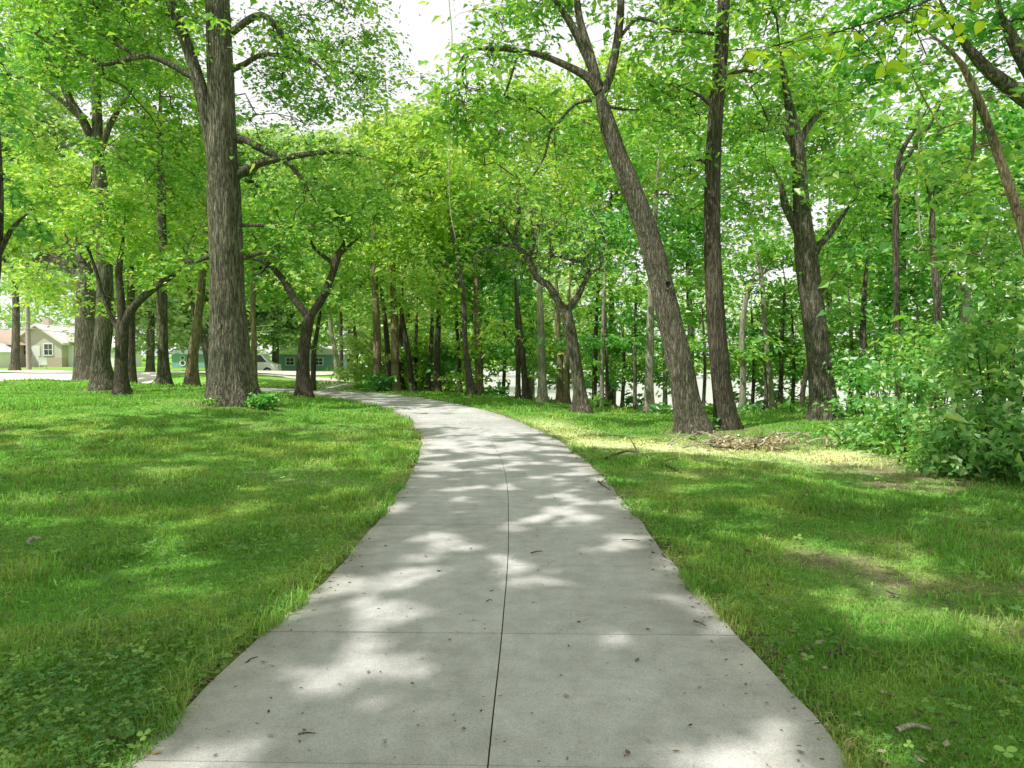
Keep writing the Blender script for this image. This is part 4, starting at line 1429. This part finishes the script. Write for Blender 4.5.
# dead leaves, bark flakes and grit along the path edges and on the slabs
n = 6500
si = rg.random(n)
ss = PLs[0] + (11.2 + 22 * si ** 1.7)
side = np.where(rg.random(n) < 0.62, 1, -1)
u = side * (PW * half_w(np.interp(ss, PLs, PC[:, 1])) + 0.02 + rg.normal(size=n) * 0.085)
on = rg.random(n) < 0.14
u = np.where(on, (rg.random(n) * 2 - 1) * PW, u)
cx = np.interp(ss, PLs, PC[:, 0]) + np.interp(ss, PLs, PN[:, 0]) * u
cy = np.interp(ss, PLs, PC[:, 1]) + np.interp(ss, PLs, PN[:, 1]) * u
yr = 2.4 * (16 / 2.4) ** rg.random(3600)
xr = (rg.random(3600) * 2 - .95) * yr * .8
xr = np.where((xr < 0) & (rg.random(3600) < .55), -xr, xr)
okr = keep_lawn(xr, yr)
cx = np.concatenate([cx, xr[okr]]); cy = np.concatenate([cy, yr[okr]])
u = np.concatenate([u, np.full(okr.sum(), 9.0)])
n = len(cx)
zz = np.where(np.abs(u) < PW, 0.039, ground(cx, cy) + 0.012 + rg.random(n) * .02)
l = 0.012 * np.exp(rg.normal(size=n) * .45) * (1 + cy * .03)
l = np.where(np.abs(u) < PW, l * .6, l)
wd = l * (0.2 + .5 * rg.random(n))
an = rg.random(n) * 6.28
U = np.stack([np.cos(an), np.sin(an), rg.normal(size=n) * .12], 1) * l[:, None]
W = np.stack([-np.sin(an), np.cos(an), rg.normal(size=n) * .15], 1) * wd[:, None]
C = np.stack([cx, cy, zz + .002], 1)
cv = np.zeros((n, 3)); cv[:, 2] = l * .22
V = np.stack([C - U + cv * rg.random(n)[:, None], C - W, C + U + cv * rg.random(n)[:, None], C + W], 1).reshape(-1, 3)
k4 = np.arange(n)[:, None] * 4
pal = np.array([(.10, .07, .045), (.20, .14, .085), (.30, .23, .14), (.42, .36, .26), (.07, .06, .045), (.16, .2, .06)])
cc = pal[rg.integers(0, len(pal), n)]
tag(link('leaf_litter', make_mesh('leaf_litter', V, np.concatenate([k4 + np.array([0, 1, 2]), k4 + np.array([0, 2, 3])]), LITTER_M, False, np.repeat(cc, 4, 0))),
    'dead leaves and bark flakes gathered along the path edges', 'leaf litter', kind='stuff')

# ------------------------------------------------------------------ fallen twigs and branches
STICK = bark_mat('dead_stick', (.06, .048, .035), (.15, .12, .09), (.26, .22, .17), 3.0, .4)
PALE_STICK = bark_mat('bleached_stick', (.32, .29, .24), (.52, .48, .41), (.70, .66, .58), 3.0, .4)


def stick(name, label, pts, r, group=None, mat=STICK, cat='twig', forks=()):
    """pts: ground positions x, y, height above ground"""
    P = np.array([(a, b, (0.035 if abs(path_off([a], [b])[0]) < PW - .02 else gz(a, b)) + c) for a, b, c in pts])
    base = P[0].copy()
    P = catmull(P, 0.05)
    R = np.linspace(r, r * .45, len(P))
    V, f_ = tube(P - base, R, 7, 0, .08, 3)
    mb = MB().add(V, f_)
    for (t, dx, dy, dz) in forks:
        a = P[int(t * (len(P) - 1))] - base
        V, f_ = tube(np.array([a, a + np.array([dx, dy, dz]) * .5 + np.array([0, 0, .01]), a + np.array([dx, dy, dz])]), [r * .6, r * .45, r * .25], 5)
        mb.add(V, f_)
    o = mb.build(name, mat, loc=base, sm=True)
    return tag(o, label, cat, group)


def gp(x, y):
    d = H * F / (y - 355)
    return ((x - 512) / F * d, d)


def twig_px(label, a, b, r, bend=.03, h=0.012, **k):
    A, B = np.array(gp(*a)), np.array(gp(*b))
    M = (A + B) / 2 + np.array([(B - A)[1], -(B - A)[0]]) * bend * 3
    return stick('fallen_twig', label, [(*A, h), (*M, h + .008), (*B, h)], r, **k)


GT = 'dead twigs lying on and beside the path'
twig_px('short dark twig lying flat near the bottom left of the path', (294, 754), (311, 753), .005, group=GT)
twig_px('dark twig on the right half of the path just above the cross joint', (697, 633), (709, 638), .006, group=GT)
twig_px('longest twig on the path right side, slanting toward the grass', (664, 562), (687, 572), .007, group=GT, forks=[(.5, .06, .05, .01)])
twig_px('thin straight twig in the middle of the right lane, parallel to the joints', (623, 547), (641, 548), .006, group=GT)
twig_px('thick curved twig at the right grass edge', (752, 638), (782, 662), .011, h=.02, group=GT, forks=[(.4, .08, -.03, .02)])
twig_px('small twig near the lower right border of the path', (794, 716), (804, 714), .005, group=GT)
twig_px('crooked brown twig in the left grass edge', (228, 683), (244, 668), .008, h=.02, group=GT, forks=[(.6, .05, .06, .015)])
twig_px('forked twig beside the right grass edge halfway up the path', (599, 486), (618, 496), .011, h=.015, group=GT, forks=[(.3, .12, .2, .02)])
twig_px('thin twig on the left lane above the cracked joint', (486, 612), (492, 611), .004, group=GT)
twig_px('little green stemmed twig lying left of the centre of the right lane', (531, 561), (543, 559), .006, group=GT)
A = gp(606, 461); M1 = gp(632, 455); B = gp(682, 474)
stick('fallen_branch', 'dark arched fallen branch lying in the grass by the right edge of the path', [(*A, .03), (*gp(616, 458), .05), (*M1, .06), (*gp(655, 462), .035), (*B, .02)], .022, cat='branch',
      forks=[(.4, -.1, .3, .22), (.7, .25, -.1, .08)])
A, B = gp(778, 448), gp(803, 446)
stick('fallen_branch', 'bleached broken log sticking out of the brush pile to the right', [(A[0], A[1], .06), ((A[0] + B[0]) / 2, A[1] + .15, .16), (B[0], A[1] + .35, .26)], .04, mat=PALE_STICK, cat='branch')
A, B = gp(905, 742), gp(940, 741)
stick('fallen_branch', 'tan piece of dead wood in the grass at the lower right', [(*A, .015), ((A[0] + B[0]) / 2, A[1] + .02, .03), (*B, .015)], .013, mat=PALE_STICK, cat='branch')
A, B = gp(832, 664), gp(874, 674)
stick('fallen_branch', 'dark weathered stick half sunk in the grass right of the path', [(*A, .015), ((A[0] + B[0]) / 2, A[1] + .03, .025), (*B, .012)], .014, cat='branch', forks=[(.5, .06, .08, .02)])
A, B = gp(25, 551), gp(37, 549)
stick('fallen_branch', 'pale chunk of dead wood in the grass at the far left', [(*A, .03), ((A[0] + B[0]) / 2, A[1], .06), (*B, .045)], .03, mat=PALE_STICK, cat='branch')

# brush pile at the foot of the straight dark trunk
bx_, by_ = gp(745, 446)
bz_ = gz(bx_, by_)
pile = thing('brush_pile', 'low heap of bleached brush and dry leaves in front of the two right trunks', 'brush pile', (bx_, by_, bz_))
rg = np.random.default_rng(33)
for k in range(46):
    a = rg.normal(size=2) * (.62, .3)
    an = rg.normal() * .7 + (0 if rg.random() < .7 else 1.5)
    ln = .25 + rg.random() * .6
    z0, z1 = .03 + rg.random() * .12, .03 + rg.random() * .28
    p0 = np.array([a[0] - math.cos(an) * ln / 2, a[1] - math.sin(an) * ln / 2, z0])
    p1 = np.array([a[0] + math.cos(an) * ln / 2, a[1] + math.sin(an) * ln / 2, z1])
    pm = (p0 + p1) / 2 + rg.normal(size=3) * .04
    V, f_ = tube(catmull(np.array([p0, pm, p1]), .06), np.linspace(.018, .006, len(catmull(np.array([p0, pm, p1]), .06))), 5)
    MB().add(V, f_).build('stick', PALE_STICK if k % 3 else STICK, pile, sm=True)
Vl, Fl = leaf_cloud(np.stack([rg.normal(size=60) * .6, rg.normal(size=60) * .28, .06 + rg.random(60) * .14], 1), 14, .2, .5, .075, rg, .5, .9)
me = make_mesh('dead_leaf_heap', Vl, Fl, leaf_mat('leaf_dead', (.34, .27, .17), (.50, .43, .30), (.68, .62, .48), .15))
link('dead_leaf_heap', me, pile)['kind'] = 'stuff'

# ------------------------------------------------------------------ shrubs and weeds
def shrub(label, cx, cy, d, rx, ry, n_stem, L, seed, name='shrub', cat='shrub', leaf='shrub', spacing=.34, R=.26, n=26, group=None, depth=None, yb=None):
    """crown centred at picture position, standing on the ground below"""
    rg = np.random.default_rng(seed)
    c = px(cx, cy, d)
    g0 = gz(c[0], c[1])
    base = np.array([c[0], c[1], g0])
    r = np.array([rx * d / F, depth or rx * d / F * .8, ry * d / F])
    A = ellipsoid_points(c, r, spacing, rg, .45, seed)
    A = A[A[:, 2] > g0 + .08]
    if len(A) < 4:
        A = np.vstack([A, c + rg.normal(size=(5, 3)) * r * .3])
        A[:, 2] = np.maximum(A[:, 2], g0 + .1)
    root = thing(name, label, cat, base, group)
    spines = []
    mb = MB()
    for k in range(n_stem):
        a = 6.28 * k / n_stem + rg.random()
        t = c + r * np.array([math.cos(a) * .55, math.sin(a) * .55, .2 + .4 * rg.random()])
        b0 = base + np.array([math.cos(a) * .12 * r[0], math.sin(a) * .12 * r[0], -.05])
        P = catmull(np.array([b0, (b0 + t) / 2 + np.array([0, 0, .1 * r[2]]), t]), .12)
        Rr = np.linspace(.016, .006, len(P))
        spines.append((P, Rr))
        V, f_ = tube(P - base, Rr, 6)
        mb.add(V, f_)
    for tw in grow(spines, A, rg, .003):
        if tw.n:
            mb.add(np.concatenate(tw.v) - base, tw.f)
    mb.build('stem', BARK['dark'], root, sm=True)
    V, Ft = leaf_cloud(A - base, n, R, .55, L, rg, .66, .6, droop=.4)
    link('foliage', make_mesh('foliage', V, Ft, LEAF[leaf]), root)
    return root


TH_ = 'shrubs of the thicket on the right'
shrub('tall pale leaved shrub at the right edge, lit from above', 1000, 368, 10.2, 62, 56, 7, .105, 201, group=TH_, leaf='shrub')
shrub('large shrub spilling onto the grass in the right corner of the thicket', 975, 438, 9.8, 70, 38, 6, .095, 202, group=TH_, spacing=.3, R=.24)
shrub('dense middle shrub below the black pole like trunk', 912, 400, 11.8, 52, 50, 6, .095, 203, leaf='shrub', group=TH_)
shrub('low rounded bush at the left end of the thicket', 853, 437, 12.4, 32, 16, 5, .09, 204, group=TH_, spacing=.26, R=.22)
shrub('low bush in front of the dense middle shrub', 905, 450, 11.0, 38, 18, 5, .09, 205, leaf='mid', group=TH_, spacing=.26, R=.22)
shrub('upright bush behind the sun flecked trunk', 862, 385, 15.5, 36, 34, 5, .11, 206, leaf='deep', group=TH_, spacing=.42, R=.34)
shrub('tangled bush behind the dense middle shrub', 935, 355, 13.4, 50, 42, 6, .11, 207, leaf='mid', group=TH_, spacing=.4, R=.32)
shrub('bush rising above the tall pale leaved shrub at the right edge', 1018, 300, 12.0, 46, 44, 6, .11, 208, leaf='mid', group=TH_, spacing=.4, R=.32)
shrub('half hidden dark bush low between the thicket stems', 880, 345, 16.5, 40, 40, 5, .12, 209, leaf='deep', group=TH_, spacing=.46, R=.36)
shrub('overhanging bush in the lower right corner of the thicket', 1040, 445, 9.2, 60, 34, 5, .095, 210, group=TH_, spacing=.3, R=.24)
shrub('tuft of broad weeds at the right foot of the massive trunk', 263, 400, 18.4, 15, 7, 5, .12, 211, name='weed_clump', cat='weed', leaf='deep', spacing=.18, R=.18, n=16)
shrub('sparse sprout at the left foot of the massive trunk', 212, 401, 18.3, 9, 4, 4, .08, 212, name='weed_clump', cat='weed', leaf='mid', spacing=.18, R=.14, n=10)
shrub('seedling clump at the foot of the straight dark trunk', 712, 428, 15.2, 11, 9, 4, .09, 213, name='weed_clump', cat='weed', leaf='shrub', spacing=.2, R=.17, n=14)
shrub('ivy sprout climbing the right foot of the sun flecked trunk', 838, 409, 16.5, 9, 13, 4, .09, 214, name='weed_clump', cat='weed', leaf='deep', spacing=.22, R=.17, n=14)
shrub('leafy suckers round the stout trunk beside the bend', 379, 383, 30.5, 14, 8, 5, .16, 215, name='weed_clump', cat='weed', leaf='deep', spacing=.3, R=.28, n=16)
for k, (lab, cx, cy, d, rx, ry) in enumerate([
    ('green bush on the bank behind the clump beside the bend', 420, 386, 36, 26, 8),
    ('green bush on the bank behind the bowed trunk', 455, 386, 34, 22, 9),
    ('low bush on the bank between the leaning tree and the smooth grey trunk', 672, 416, 21, 14, 6),
    ('low bush on the bank between the leaning tree and the straight dark trunk', 707, 414, 20.5, 14, 8),
    ('low bush on the bank just right of the straight dark trunk', 752, 416, 21, 22, 6),
    ('low bush on the bank just left of the sun flecked trunk', 797, 416, 20.5, 20, 6),
    ('bush at the back of the side path', 372, 378, 42, 22, 7),
    ('bushy regrowth on the bank between the stocky tree and the thin pair', 598, 404, 24, 9, 12),
    ('bushy regrowth on the bank behind the hair thin sapling', 632, 402, 26, 12, 9),
    ('bushy regrowth on the bank behind the pale smooth slim tree', 738, 402, 26, 15, 16),
    ('bushy regrowth on the bank behind the bent thin stem', 776, 402, 26, 17, 16),
    ('bushy regrowth on the bank behind the curved short stem', 812, 400, 24, 18, 18),
    ('dark bush under the pale straight trunk on the bank', 508, 390, 30, 22, 10)]):
    shrub(lab, cx, cy, d, rx, ry, 4, .11 + d * .003, 230 + k, name='bush', cat='bush', leaf='mid' if k % 2 else 'deep', spacing=.3 + d * .004, R=.26 + d * .005, n=20, group='bushes along the river bank')

# hanging vines
def vine(label, pts, d, r, mat, top):
    P = catmull(np.array([px(a, b, d + (c if len(t_) > 2 else 0)) for t_ in pts for (a, b, c) in [t_ if len(t_) == 3 else (*t_, 0)]]), .12)
    base = P[-1].copy()
    V, f_ = tube(P - base, np.full(len(P), r), 6, 0, .1, 2)
    return tag(MB().add(V, f_).build('hanging_vine', mat, loc=base, sm=True), label, 'vine')


vine('long thin vine hanging straight down in front of the sky gap', [(446, -60), (449, 0), (452, 40), (448, 80), (450, 130), (449, 180), (451, 215), (456, 240)], 15, .011, PALE_STICK, None)
vine('pale looped vine hanging beside the black pole like trunk', [(919, 110), (919, 150), (921, 178), (916, 196), (919, 215), (920, 235), (923, 243), (918, 250), (913, 247)], 12.5, .014, PALE_STICK, None)

# ------------------------------------------------------------------ far-off woods
def far_wood(name, label, rows, leaf, L, n, R, seed):
    rg = np.random.default_rng(seed)
    C = []
    for (x0, x1, y0, y1, z0, z1, cnt) in rows:
        x = rg.uniform(x0, x1, cnt); t = (x - x0) / (x1 - x0)
        y = y0 + (y1 - y0) * t + rg.normal(size=cnt) * 3
        hgt = z1 * (.72 + .5 * fbm(np.stack([x, y], 1), .09, seed, 2))
        z = z0 + (hgt - z0) * rg.random(cnt) ** .8
        C.append(np.stack([x, y, z], 1))
    C = np.concatenate(C)
    V, Ft = leaf_cloud(C, n, R, .6, L, rg, .75, .7)
    o = link(name, make_mesh(name, V, Ft, LEAF[leaf]))
    return tag(o, label, 'far trees', kind='stuff')


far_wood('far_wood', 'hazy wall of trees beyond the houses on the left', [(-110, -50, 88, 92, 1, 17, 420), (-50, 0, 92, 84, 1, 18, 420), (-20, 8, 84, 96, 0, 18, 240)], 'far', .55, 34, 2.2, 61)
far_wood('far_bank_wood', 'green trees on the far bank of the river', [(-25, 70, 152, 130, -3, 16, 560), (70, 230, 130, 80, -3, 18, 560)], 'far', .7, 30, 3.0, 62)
# ------------------------------------------------------------------ buildings far left
WHITE = plain('white_paint', (0.80, 0.80, 0.77), .6, .04)
TEAL = plain('teal_siding', (0.25, 0.46, 0.43), .7, .1)
GREENISH = plain('beige_siding', (0.54, 0.51, 0.44), .8, .06)
BRICK = plain('brick_wall', (0.50, 0.40, 0.34), .85, .18, 12)
ROOF = plain('pale_shingle', (0.72, 0.67, 0.64), .85, .15, 14)
ROOFB = plain('brown_shingle', (0.52, 0.40, 0.32), .85, .15, 14)
GLASS = plain('window_glass', (0.05, 0.07, 0.08), .12, .1, 1, .6)
DARK = plain('dark_trim', (0.04, 0.04, 0.045), .6, .1)
RUBBER = plain('tyre_rubber', (0.025, 0.025, 0.025), .85, .1)
CHROME = plain('dull_metal', (0.45, 0.45, 0.45), .35, .05, 5, .5, .9)
WOOD = plain('grey_wood', (0.42, 0.38, 0.33), .85, .18, 9)


def window(parent, x, z, w, h, y, panes=True, mat=WHITE):
    """window facing -y, centre x,z, on wall plane y"""
    t = .09
    m = MB()
    m.box(x - w / 2 - t, x - w / 2, y - .07, y - .004, z - h / 2 - t, z + h / 2 + t)
    m.box(x + w / 2, x + w / 2 + t, y - .07, y - .004, z - h / 2 - t, z + h / 2 + t)
    m.box(x - w / 2, x + w / 2, y - .068, y - .004, z + h / 2, z + h / 2 + t)
    m.box(x - w / 2, x + w / 2, y - .09, y - .004, z - h / 2 - t, z - h / 2)
    m.box(x - w / 2, x + w / 2, y - .05, y - .03, z - .025, z + .025)
    if panes:
        m.box(x - .02, x + .02, y - .052, y - .032, z - h / 2, z + h / 2)
    o = m.build('window', mat, parent)
    MB().box(x - w / 2, x + w / 2, y - .025, y - .006, z - h / 2, z + h / 2).build('pane', GLASS, o)
    return o


def base_at(pxx, d):
    x = (pxx - 512) / F * d
    return np.array([x, d, gz(x, d)])


# bungalow: 10 px per metre at 70 m
b = base_at(50, 70)
house = thing('house', 'pale gabled bungalow with brick base and two white windows across the gravel yard', 'house', b)
MB().box(-3.5, 1.2, 0, 7, -.3, .95).build('brick_base', BRICK, house)
m = MB(); m.prism([(-3.5, .95), (1.2, .95), (1.2, 2.5), (-1.15, 4.1), (-3.5, 2.5)], .02, 7); m.build('wall', GREENISH, house)
m = MB()
m.prism([(-3.95, 2.2), (-1.15, 4.12), (-1.15, 4.34), (-3.95, 2.42)], -.45, 7.4)
m.prism([(-1.148, 4.12), (1.65, 2.2), (1.65, 2.42), (-1.148, 4.34)], -.45, 7.4)
roof = m.build('roof', ROOF, house)
MB().box(-2.6, -2.0, 3, 3.6, 3.0, 5.0).build('chimney', BRICK, roof)
window(house, -2.55, 1.75, .8, 1.05, .02)
window(house, -.1, 1.75, .8, 1.05, .02)
d_ = MB().box(-1.75, -.95, -.03, .015, .1, 2.1).build('door', WHITE, house)
MB().box(-1.05, -1.0, -.08, -.032, 1.0, 1.08).build('handle', CHROME, d_)
MB().box(-2.0, -.7, -1.3, -.005, -.3, .1).build('porch_step', WOOD, house)
m = MB()
for xx in np.arange(-1.95, -.7, .16):
    m.box(xx, xx + .05, -1.25, -1.2, .1, .9)
m.box(-2.0, -.7, -1.27, -1.18, .9, .98)
m.build('porch_rail', WOOD, house)
m = MB(); m.prism([(1.2, -.3), (6.0, -.3), (6.0, 1.9), (1.2, 2.2)], 1.0, 6.0); m.build('annex', WHITE, house)
m = MB(); m.prism([(1.22, 2.6), (6.4, 1.75), (6.4, 1.95), (1.22, 3.6)], .6, 6.4); m.build('annex_roof', ROOF, house)
window(house, 3.6, 1.15, .9, .7, 1.0, True)

b = base_at(-4, 68)
h2 = thing('house', 'low brown roofed brick house cut by the left edge of the picture', 'house', b)
MB().box(-4, 1.4, 0, 6, -.3, 2.2).build('wall', BRICK, h2)
m = MB(); m.prism([(-4.5, 2.2), (1.9, 2.2), (1.5, 2.4), (-1.3, 3.8), (-4.4, 2.4)], -.4, 6.4); m.build('roof', ROOFB, h2)
window(h2, -1.0, 1.2, .9, 1.0, 0)
m = MB(); m.box(.0, 2.2, -3.0, -.005, -.3, 1.5); m.prism([(-.2, 1.5), (2.4, 1.5), (1.1, 2.3)], -3.1, -.006)
m.build('white_porch', WHITE, h2)

# teal buildings
b = base_at(303, 66)
tb = thing('building', 'long low teal building with a white roof edge behind the Y shaped tree', 'building', b)
MB().box(-2.7, 3.0, 0, 6, -.3, 1.55).build('wall', TEAL, tb)
m = MB(); m.prism([(-3.1, 1.5), (3.4, 1.5), (3.0, 1.95), (.2, 2.5), (-2.7, 1.95)], -.5, 6.4); m.build('roof', WHITE, tb)
window(tb, -1.2, .85, .7, .6, 0); window(tb, 1.5, .85, .7, .6, 0)
dd = MB().box(.0, .85, -.05, -.003, -.2, 1.4).build('door', WHITE, tb)
MB().box(.72, .78, -.1, -.052, .55, .62).build('handle', CHROME, dd)
b = base_at(192, 66)
ts = thing('shed', 'small teal shed with round white rimmed openings left of the massive trunk', 'shed', b)
MB().box(-1.9, 2.2, 0, 4, -.3, 1.3).build('wall', TEAL, ts)
m = MB(); m.prism([(-2.2, 1.28), (2.5, 1.28), (2.4, 1.45), (.1, 2.0), (-2.1, 1.45)], -.3, 4.3); m.build('roof', plain('grey_green_roof', (.36, .42, .42), .8), ts)
def porthole(parent, x, z, r):
    V, f_ = [], []
    n = 20
    for j in range(n):
        a = 6.283 * j / n
        for rr, yy in ((r * 1.45, -.004), (r * 1.45, -.06), (r, -.06), (r, -.004)):
            V.append((x + math.cos(a) * rr, yy, z + math.sin(a) * rr))
    f_ = [(j * 4 + i, j * 4 + i + 1, ((j + 1) % n) * 4 + i + 1, ((j + 1) % n) * 4 + i) for j in range(n) for i in range(3)]
    o = MB().add(V, np.array(f_)).build('window', WHITE, parent)
    MB().add([(x + math.cos(6.283 * j / n) * r, -.008, z + math.sin(6.283 * j / n) * r) for j in range(n)], np.array([list(range(n))])).build('pane', GLASS, o)
porthole(ts, -.85, .95, .16); porthole(ts, -.85, .45, .2); porthole(ts, 1.45, .75, .2)
MB().box(-.45, .3, -.05, -.003, -.2, 1.15).build('door', plain('dark_teal', (.06, .2, .19), .7), ts)

# parked white van
b = base_at(252, 58)
van = thing('parked_van', 'white van parked on the street, seen just right of the massive trunk', 'van', b, rz=math.radians(8))
m = MB(); m.prism([(-2.2, .35), (2.2, .35), (2.25, .8), (1.5, 1.05), (.95, 1.75), (-2.1, 1.8), (-2.25, 1.0)], -.9, .9)
vb = m.build('body', WHITE, van)
m = MB(); m.prism([(1.0, 1.08), (1.38, 1.08), (.88, 1.66), (.45, 1.66), (.45, 1.08)], -.915, -.903); m.build('window', GLASS, van)
m = MB(); m.box(-1.6, -.9, -.915, -.903, 1.15, 1.6); m.build('window', GLASS, van)
for xx in (-1.4, 1.4):
    for yy in (-.82, .82):
        th = np.linspace(0, 2 * math.pi, 20, endpoint=False)
        def disc(r, y0, y1):
            V = [(xx + math.cos(t) * r, y, .33 + math.sin(t) * r) for y in (y0, y1) for t in th]
            return V, [np.array([list(range(20))[::-1]]), np.array([list(range(20, 40))]), np.array([(i, (i + 1) % 20, 20 + (i + 1) % 20, 20 + i) for i in range(20)])]
        w_ = MB().add(*disc(.33, yy - .12, yy + .12)).build('wheel', RUBBER, van)
        MB().add(*disc(.19, yy - .13, yy + .13)).build('rim', CHROME, w_)
for yy in (-.6, .6):
    MB().box(2.2, 2.26, yy - .15, yy + .15, .62, .78).build('headlight', GLASS, van)
MB().box(-2.3, -2.2, -.8, .8, .35, .5).build('bumper', DARK, van)

# utility pole with guy wire and lines
b = base_at(29, 52)
pole = thing('utility_pole', 'pale wooden utility pole with a slanting guy wire in front of the house', 'utility pole', b)
V, f_ = tube(np.array([(0, 0, -.3), (0, 0, 4), (.05, 0, 9.2)]), [.17, .15, .11], 12); MB().add(V, f_).build('pole', WOOD, pole, sm=True)
MB().box(-1.1, 1.1, -.2, -.1, 8.4, 8.55).build('crossarm', WOOD, pole)
for xx in (-.95, -.3, .4, .95):
    V, f_ = tube(np.array([(xx, -.15, 8.55), (xx, -.15, 8.62), (xx, -.15, 8.72)]), [.05, .07, .04], 8); MB().add(V, f_).build('insulator', CHROME, pole, sm=True)
V, f_ = tube(np.array([(-.05, 0, 6.0), (-1.0, -.2, 0.05)]), [.03, .03], 6); MB().add(V, f_).build('guy_wire', CHROME, pole)
b2 = base_at(152, 54)
pole2 = thing('utility_pole', 'slim pale pole behind the slender trunk left of the massive trunk', 'utility pole', b2)
V, f_ = tube(np.array([(0, 0, -.3), (0, 0, 4), (.03, 0, 8.2)]), [.15, .13, .1], 12); MB().add(V, f_).build('pole', WOOD, pole2, sm=True)
MB().box(-.8, .8, -.18, -.1, 7.4, 7.52).build('crossarm', WOOD, pole2)
for nm, z0, z1, xo in (('upper of the two sagging cables between the poles', 3.6, 3.55, -70), ('lower of the two sagging cables between the poles', 3.15, 3.1, -70)):
    A = b + np.array([0, -.2, z0]); B = b2 + np.array([0, -.2, z1]); C0 = A + np.array([-30, -2, .4]); D0 = B + np.array([9, 1.5, .3])
    pts = []
    for P_, Q_, sg in ((C0, A, .5), (A, B, .25), (B, D0, .2)):
        for t in np.linspace(0, 1, 9)[:-1]:
            pts.append(P_ + (Q_ - P_) * t - np.array([0, 0, sg * 4 * t * (1 - t)]))
    pts.append(D0)
    pts = np.array(pts)
    V, f_ = tube(pts - pts[0], np.full(len(pts), .022), 5)
    tag(MB().add(V, f_).build('cable', CHROME, loc=pts[0]), nm, 'cable', 'cables between the poles')

# white lawn chair beside the house
b = base_at(43, 60)
ch = thing('lawn_chair', 'small white lawn chair on the yard in front of the house', 'chair', b, rz=.5)
MB().box(-.3, .3, -.3, .3, .36, .42).build('seat', WHITE, ch)
m = MB(); m.prism([(-.3, .42), (.3, .42), (.26, 1.0), (-.26, 1.0)], .28, .33); m.build('backrest', WHITE, ch)
for sx_ in (-.27, .23):
    for sy_ in (-.28, .24):
        MB().box(sx_, sx_ + .04, sy_, sy_ + .04, 0, .36).build('leg', WHITE, ch)
    MB().box(sx_ - .01, sx_ + .05, -.3, .3, .6, .64).build('armrest', WHITE, ch)

# ------------------------------------------------------------------ light, sky, camera
w = bpy.data.worlds.new('World')
scn.world = w
w.use_nodes = True
nt = w.node_tree
bgn = nt.nodes['Background']
sky = nt.nodes.new('ShaderNodeTexSky')
sky.sky_type = 'NISHITA'
sky.sun_disc = False
sky.sun_elevation = SUN_EL
sky.sun_rotation = math.atan2(SUN_DIR[0], SUN_DIR[1])
sky.air_density = 1.0
sky.dust_density = 3.0
sky.ozone_density = 1.0
# thin bright haze and cloud over the blue
tcw = nt.nodes.new('ShaderNodeTexCoord')
cln = nt.nodes.new('ShaderNodeTexNoise')
cln.inputs['Scale'].default_value = 2.2
cln.inputs['Detail'].default_value = 6
nt.links.new(tcw.outputs['Generated'], cln.inputs['Vector'])
clr = ramp(nt, [(0.30, (0.93, 0.93, 0.93)), (0.62, (1, 1, 1))])
nt.links.new(cln.outputs['Fac'], clr.inputs[0])
cmx = nt.nodes.new('ShaderNodeMixRGB')
nt.links.new(clr.outputs[0], cmx.inputs[0])
nt.links.new(sky.outputs[0], cmx.inputs[1])
cmx.inputs[2].default_value = (7.2, 7.2, 7.2, 1)
nt.links.new(cmx.outputs[0], bgn.inputs[0])
bgn.inputs[1].default_value = 0.15
sd = bpy.data.lights.new('sun', 'SUN')
sd.energy = 5.0
sd.angle = math.radians(0.55)
sd.color = (1.0, 0.965, 0.91)
so = bpy.data.objects.new('sun', sd)
COL.objects.link(so)
tosun = Vector((SUN_DIR[0] * math.cos(SUN_EL), SUN_DIR[1] * math.cos(SUN_EL), math.sin(SUN_EL)))
so.rotation_euler = tosun.to_track_quat('Z', 'Y').to_euler()
so.location = (-20, -15, 40)

cd = bpy.data.cameras.new('camera')
cd.sensor_width = 36
cd.lens = F * 36 / 1024
cd.clip_start = 0.05
cd.clip_end = 4000
co = bpy.data.objects.new('camera', cd)
COL.objects.link(co)
co.location = (0, 0, H)
co.rotation_euler = (math.pi / 2 - TH, 0, 0)
scn.camera = co

scn.view_settings.view_transform = 'Standard'
scn.view_settings.look = 'None'
scn.view_settings.exposure = 0
scn.view_settings.gamma = 1
cy_ = scn.cycles
cy_.max_bounces = 8
cy_.diffuse_bounces = 5
cy_.glossy_bounces = 2
cy_.transmission_bounces = 4
cy_.transparent_max_bounces = 4
cy_.caustics_reflective = False
cy_.caustics_refractive = False
cy_.use_denoising = True
cy_.use_adaptive_sampling = True
cy_.adaptive_threshold = 0.02
cy_.sample_clamp_indirect = 6.0
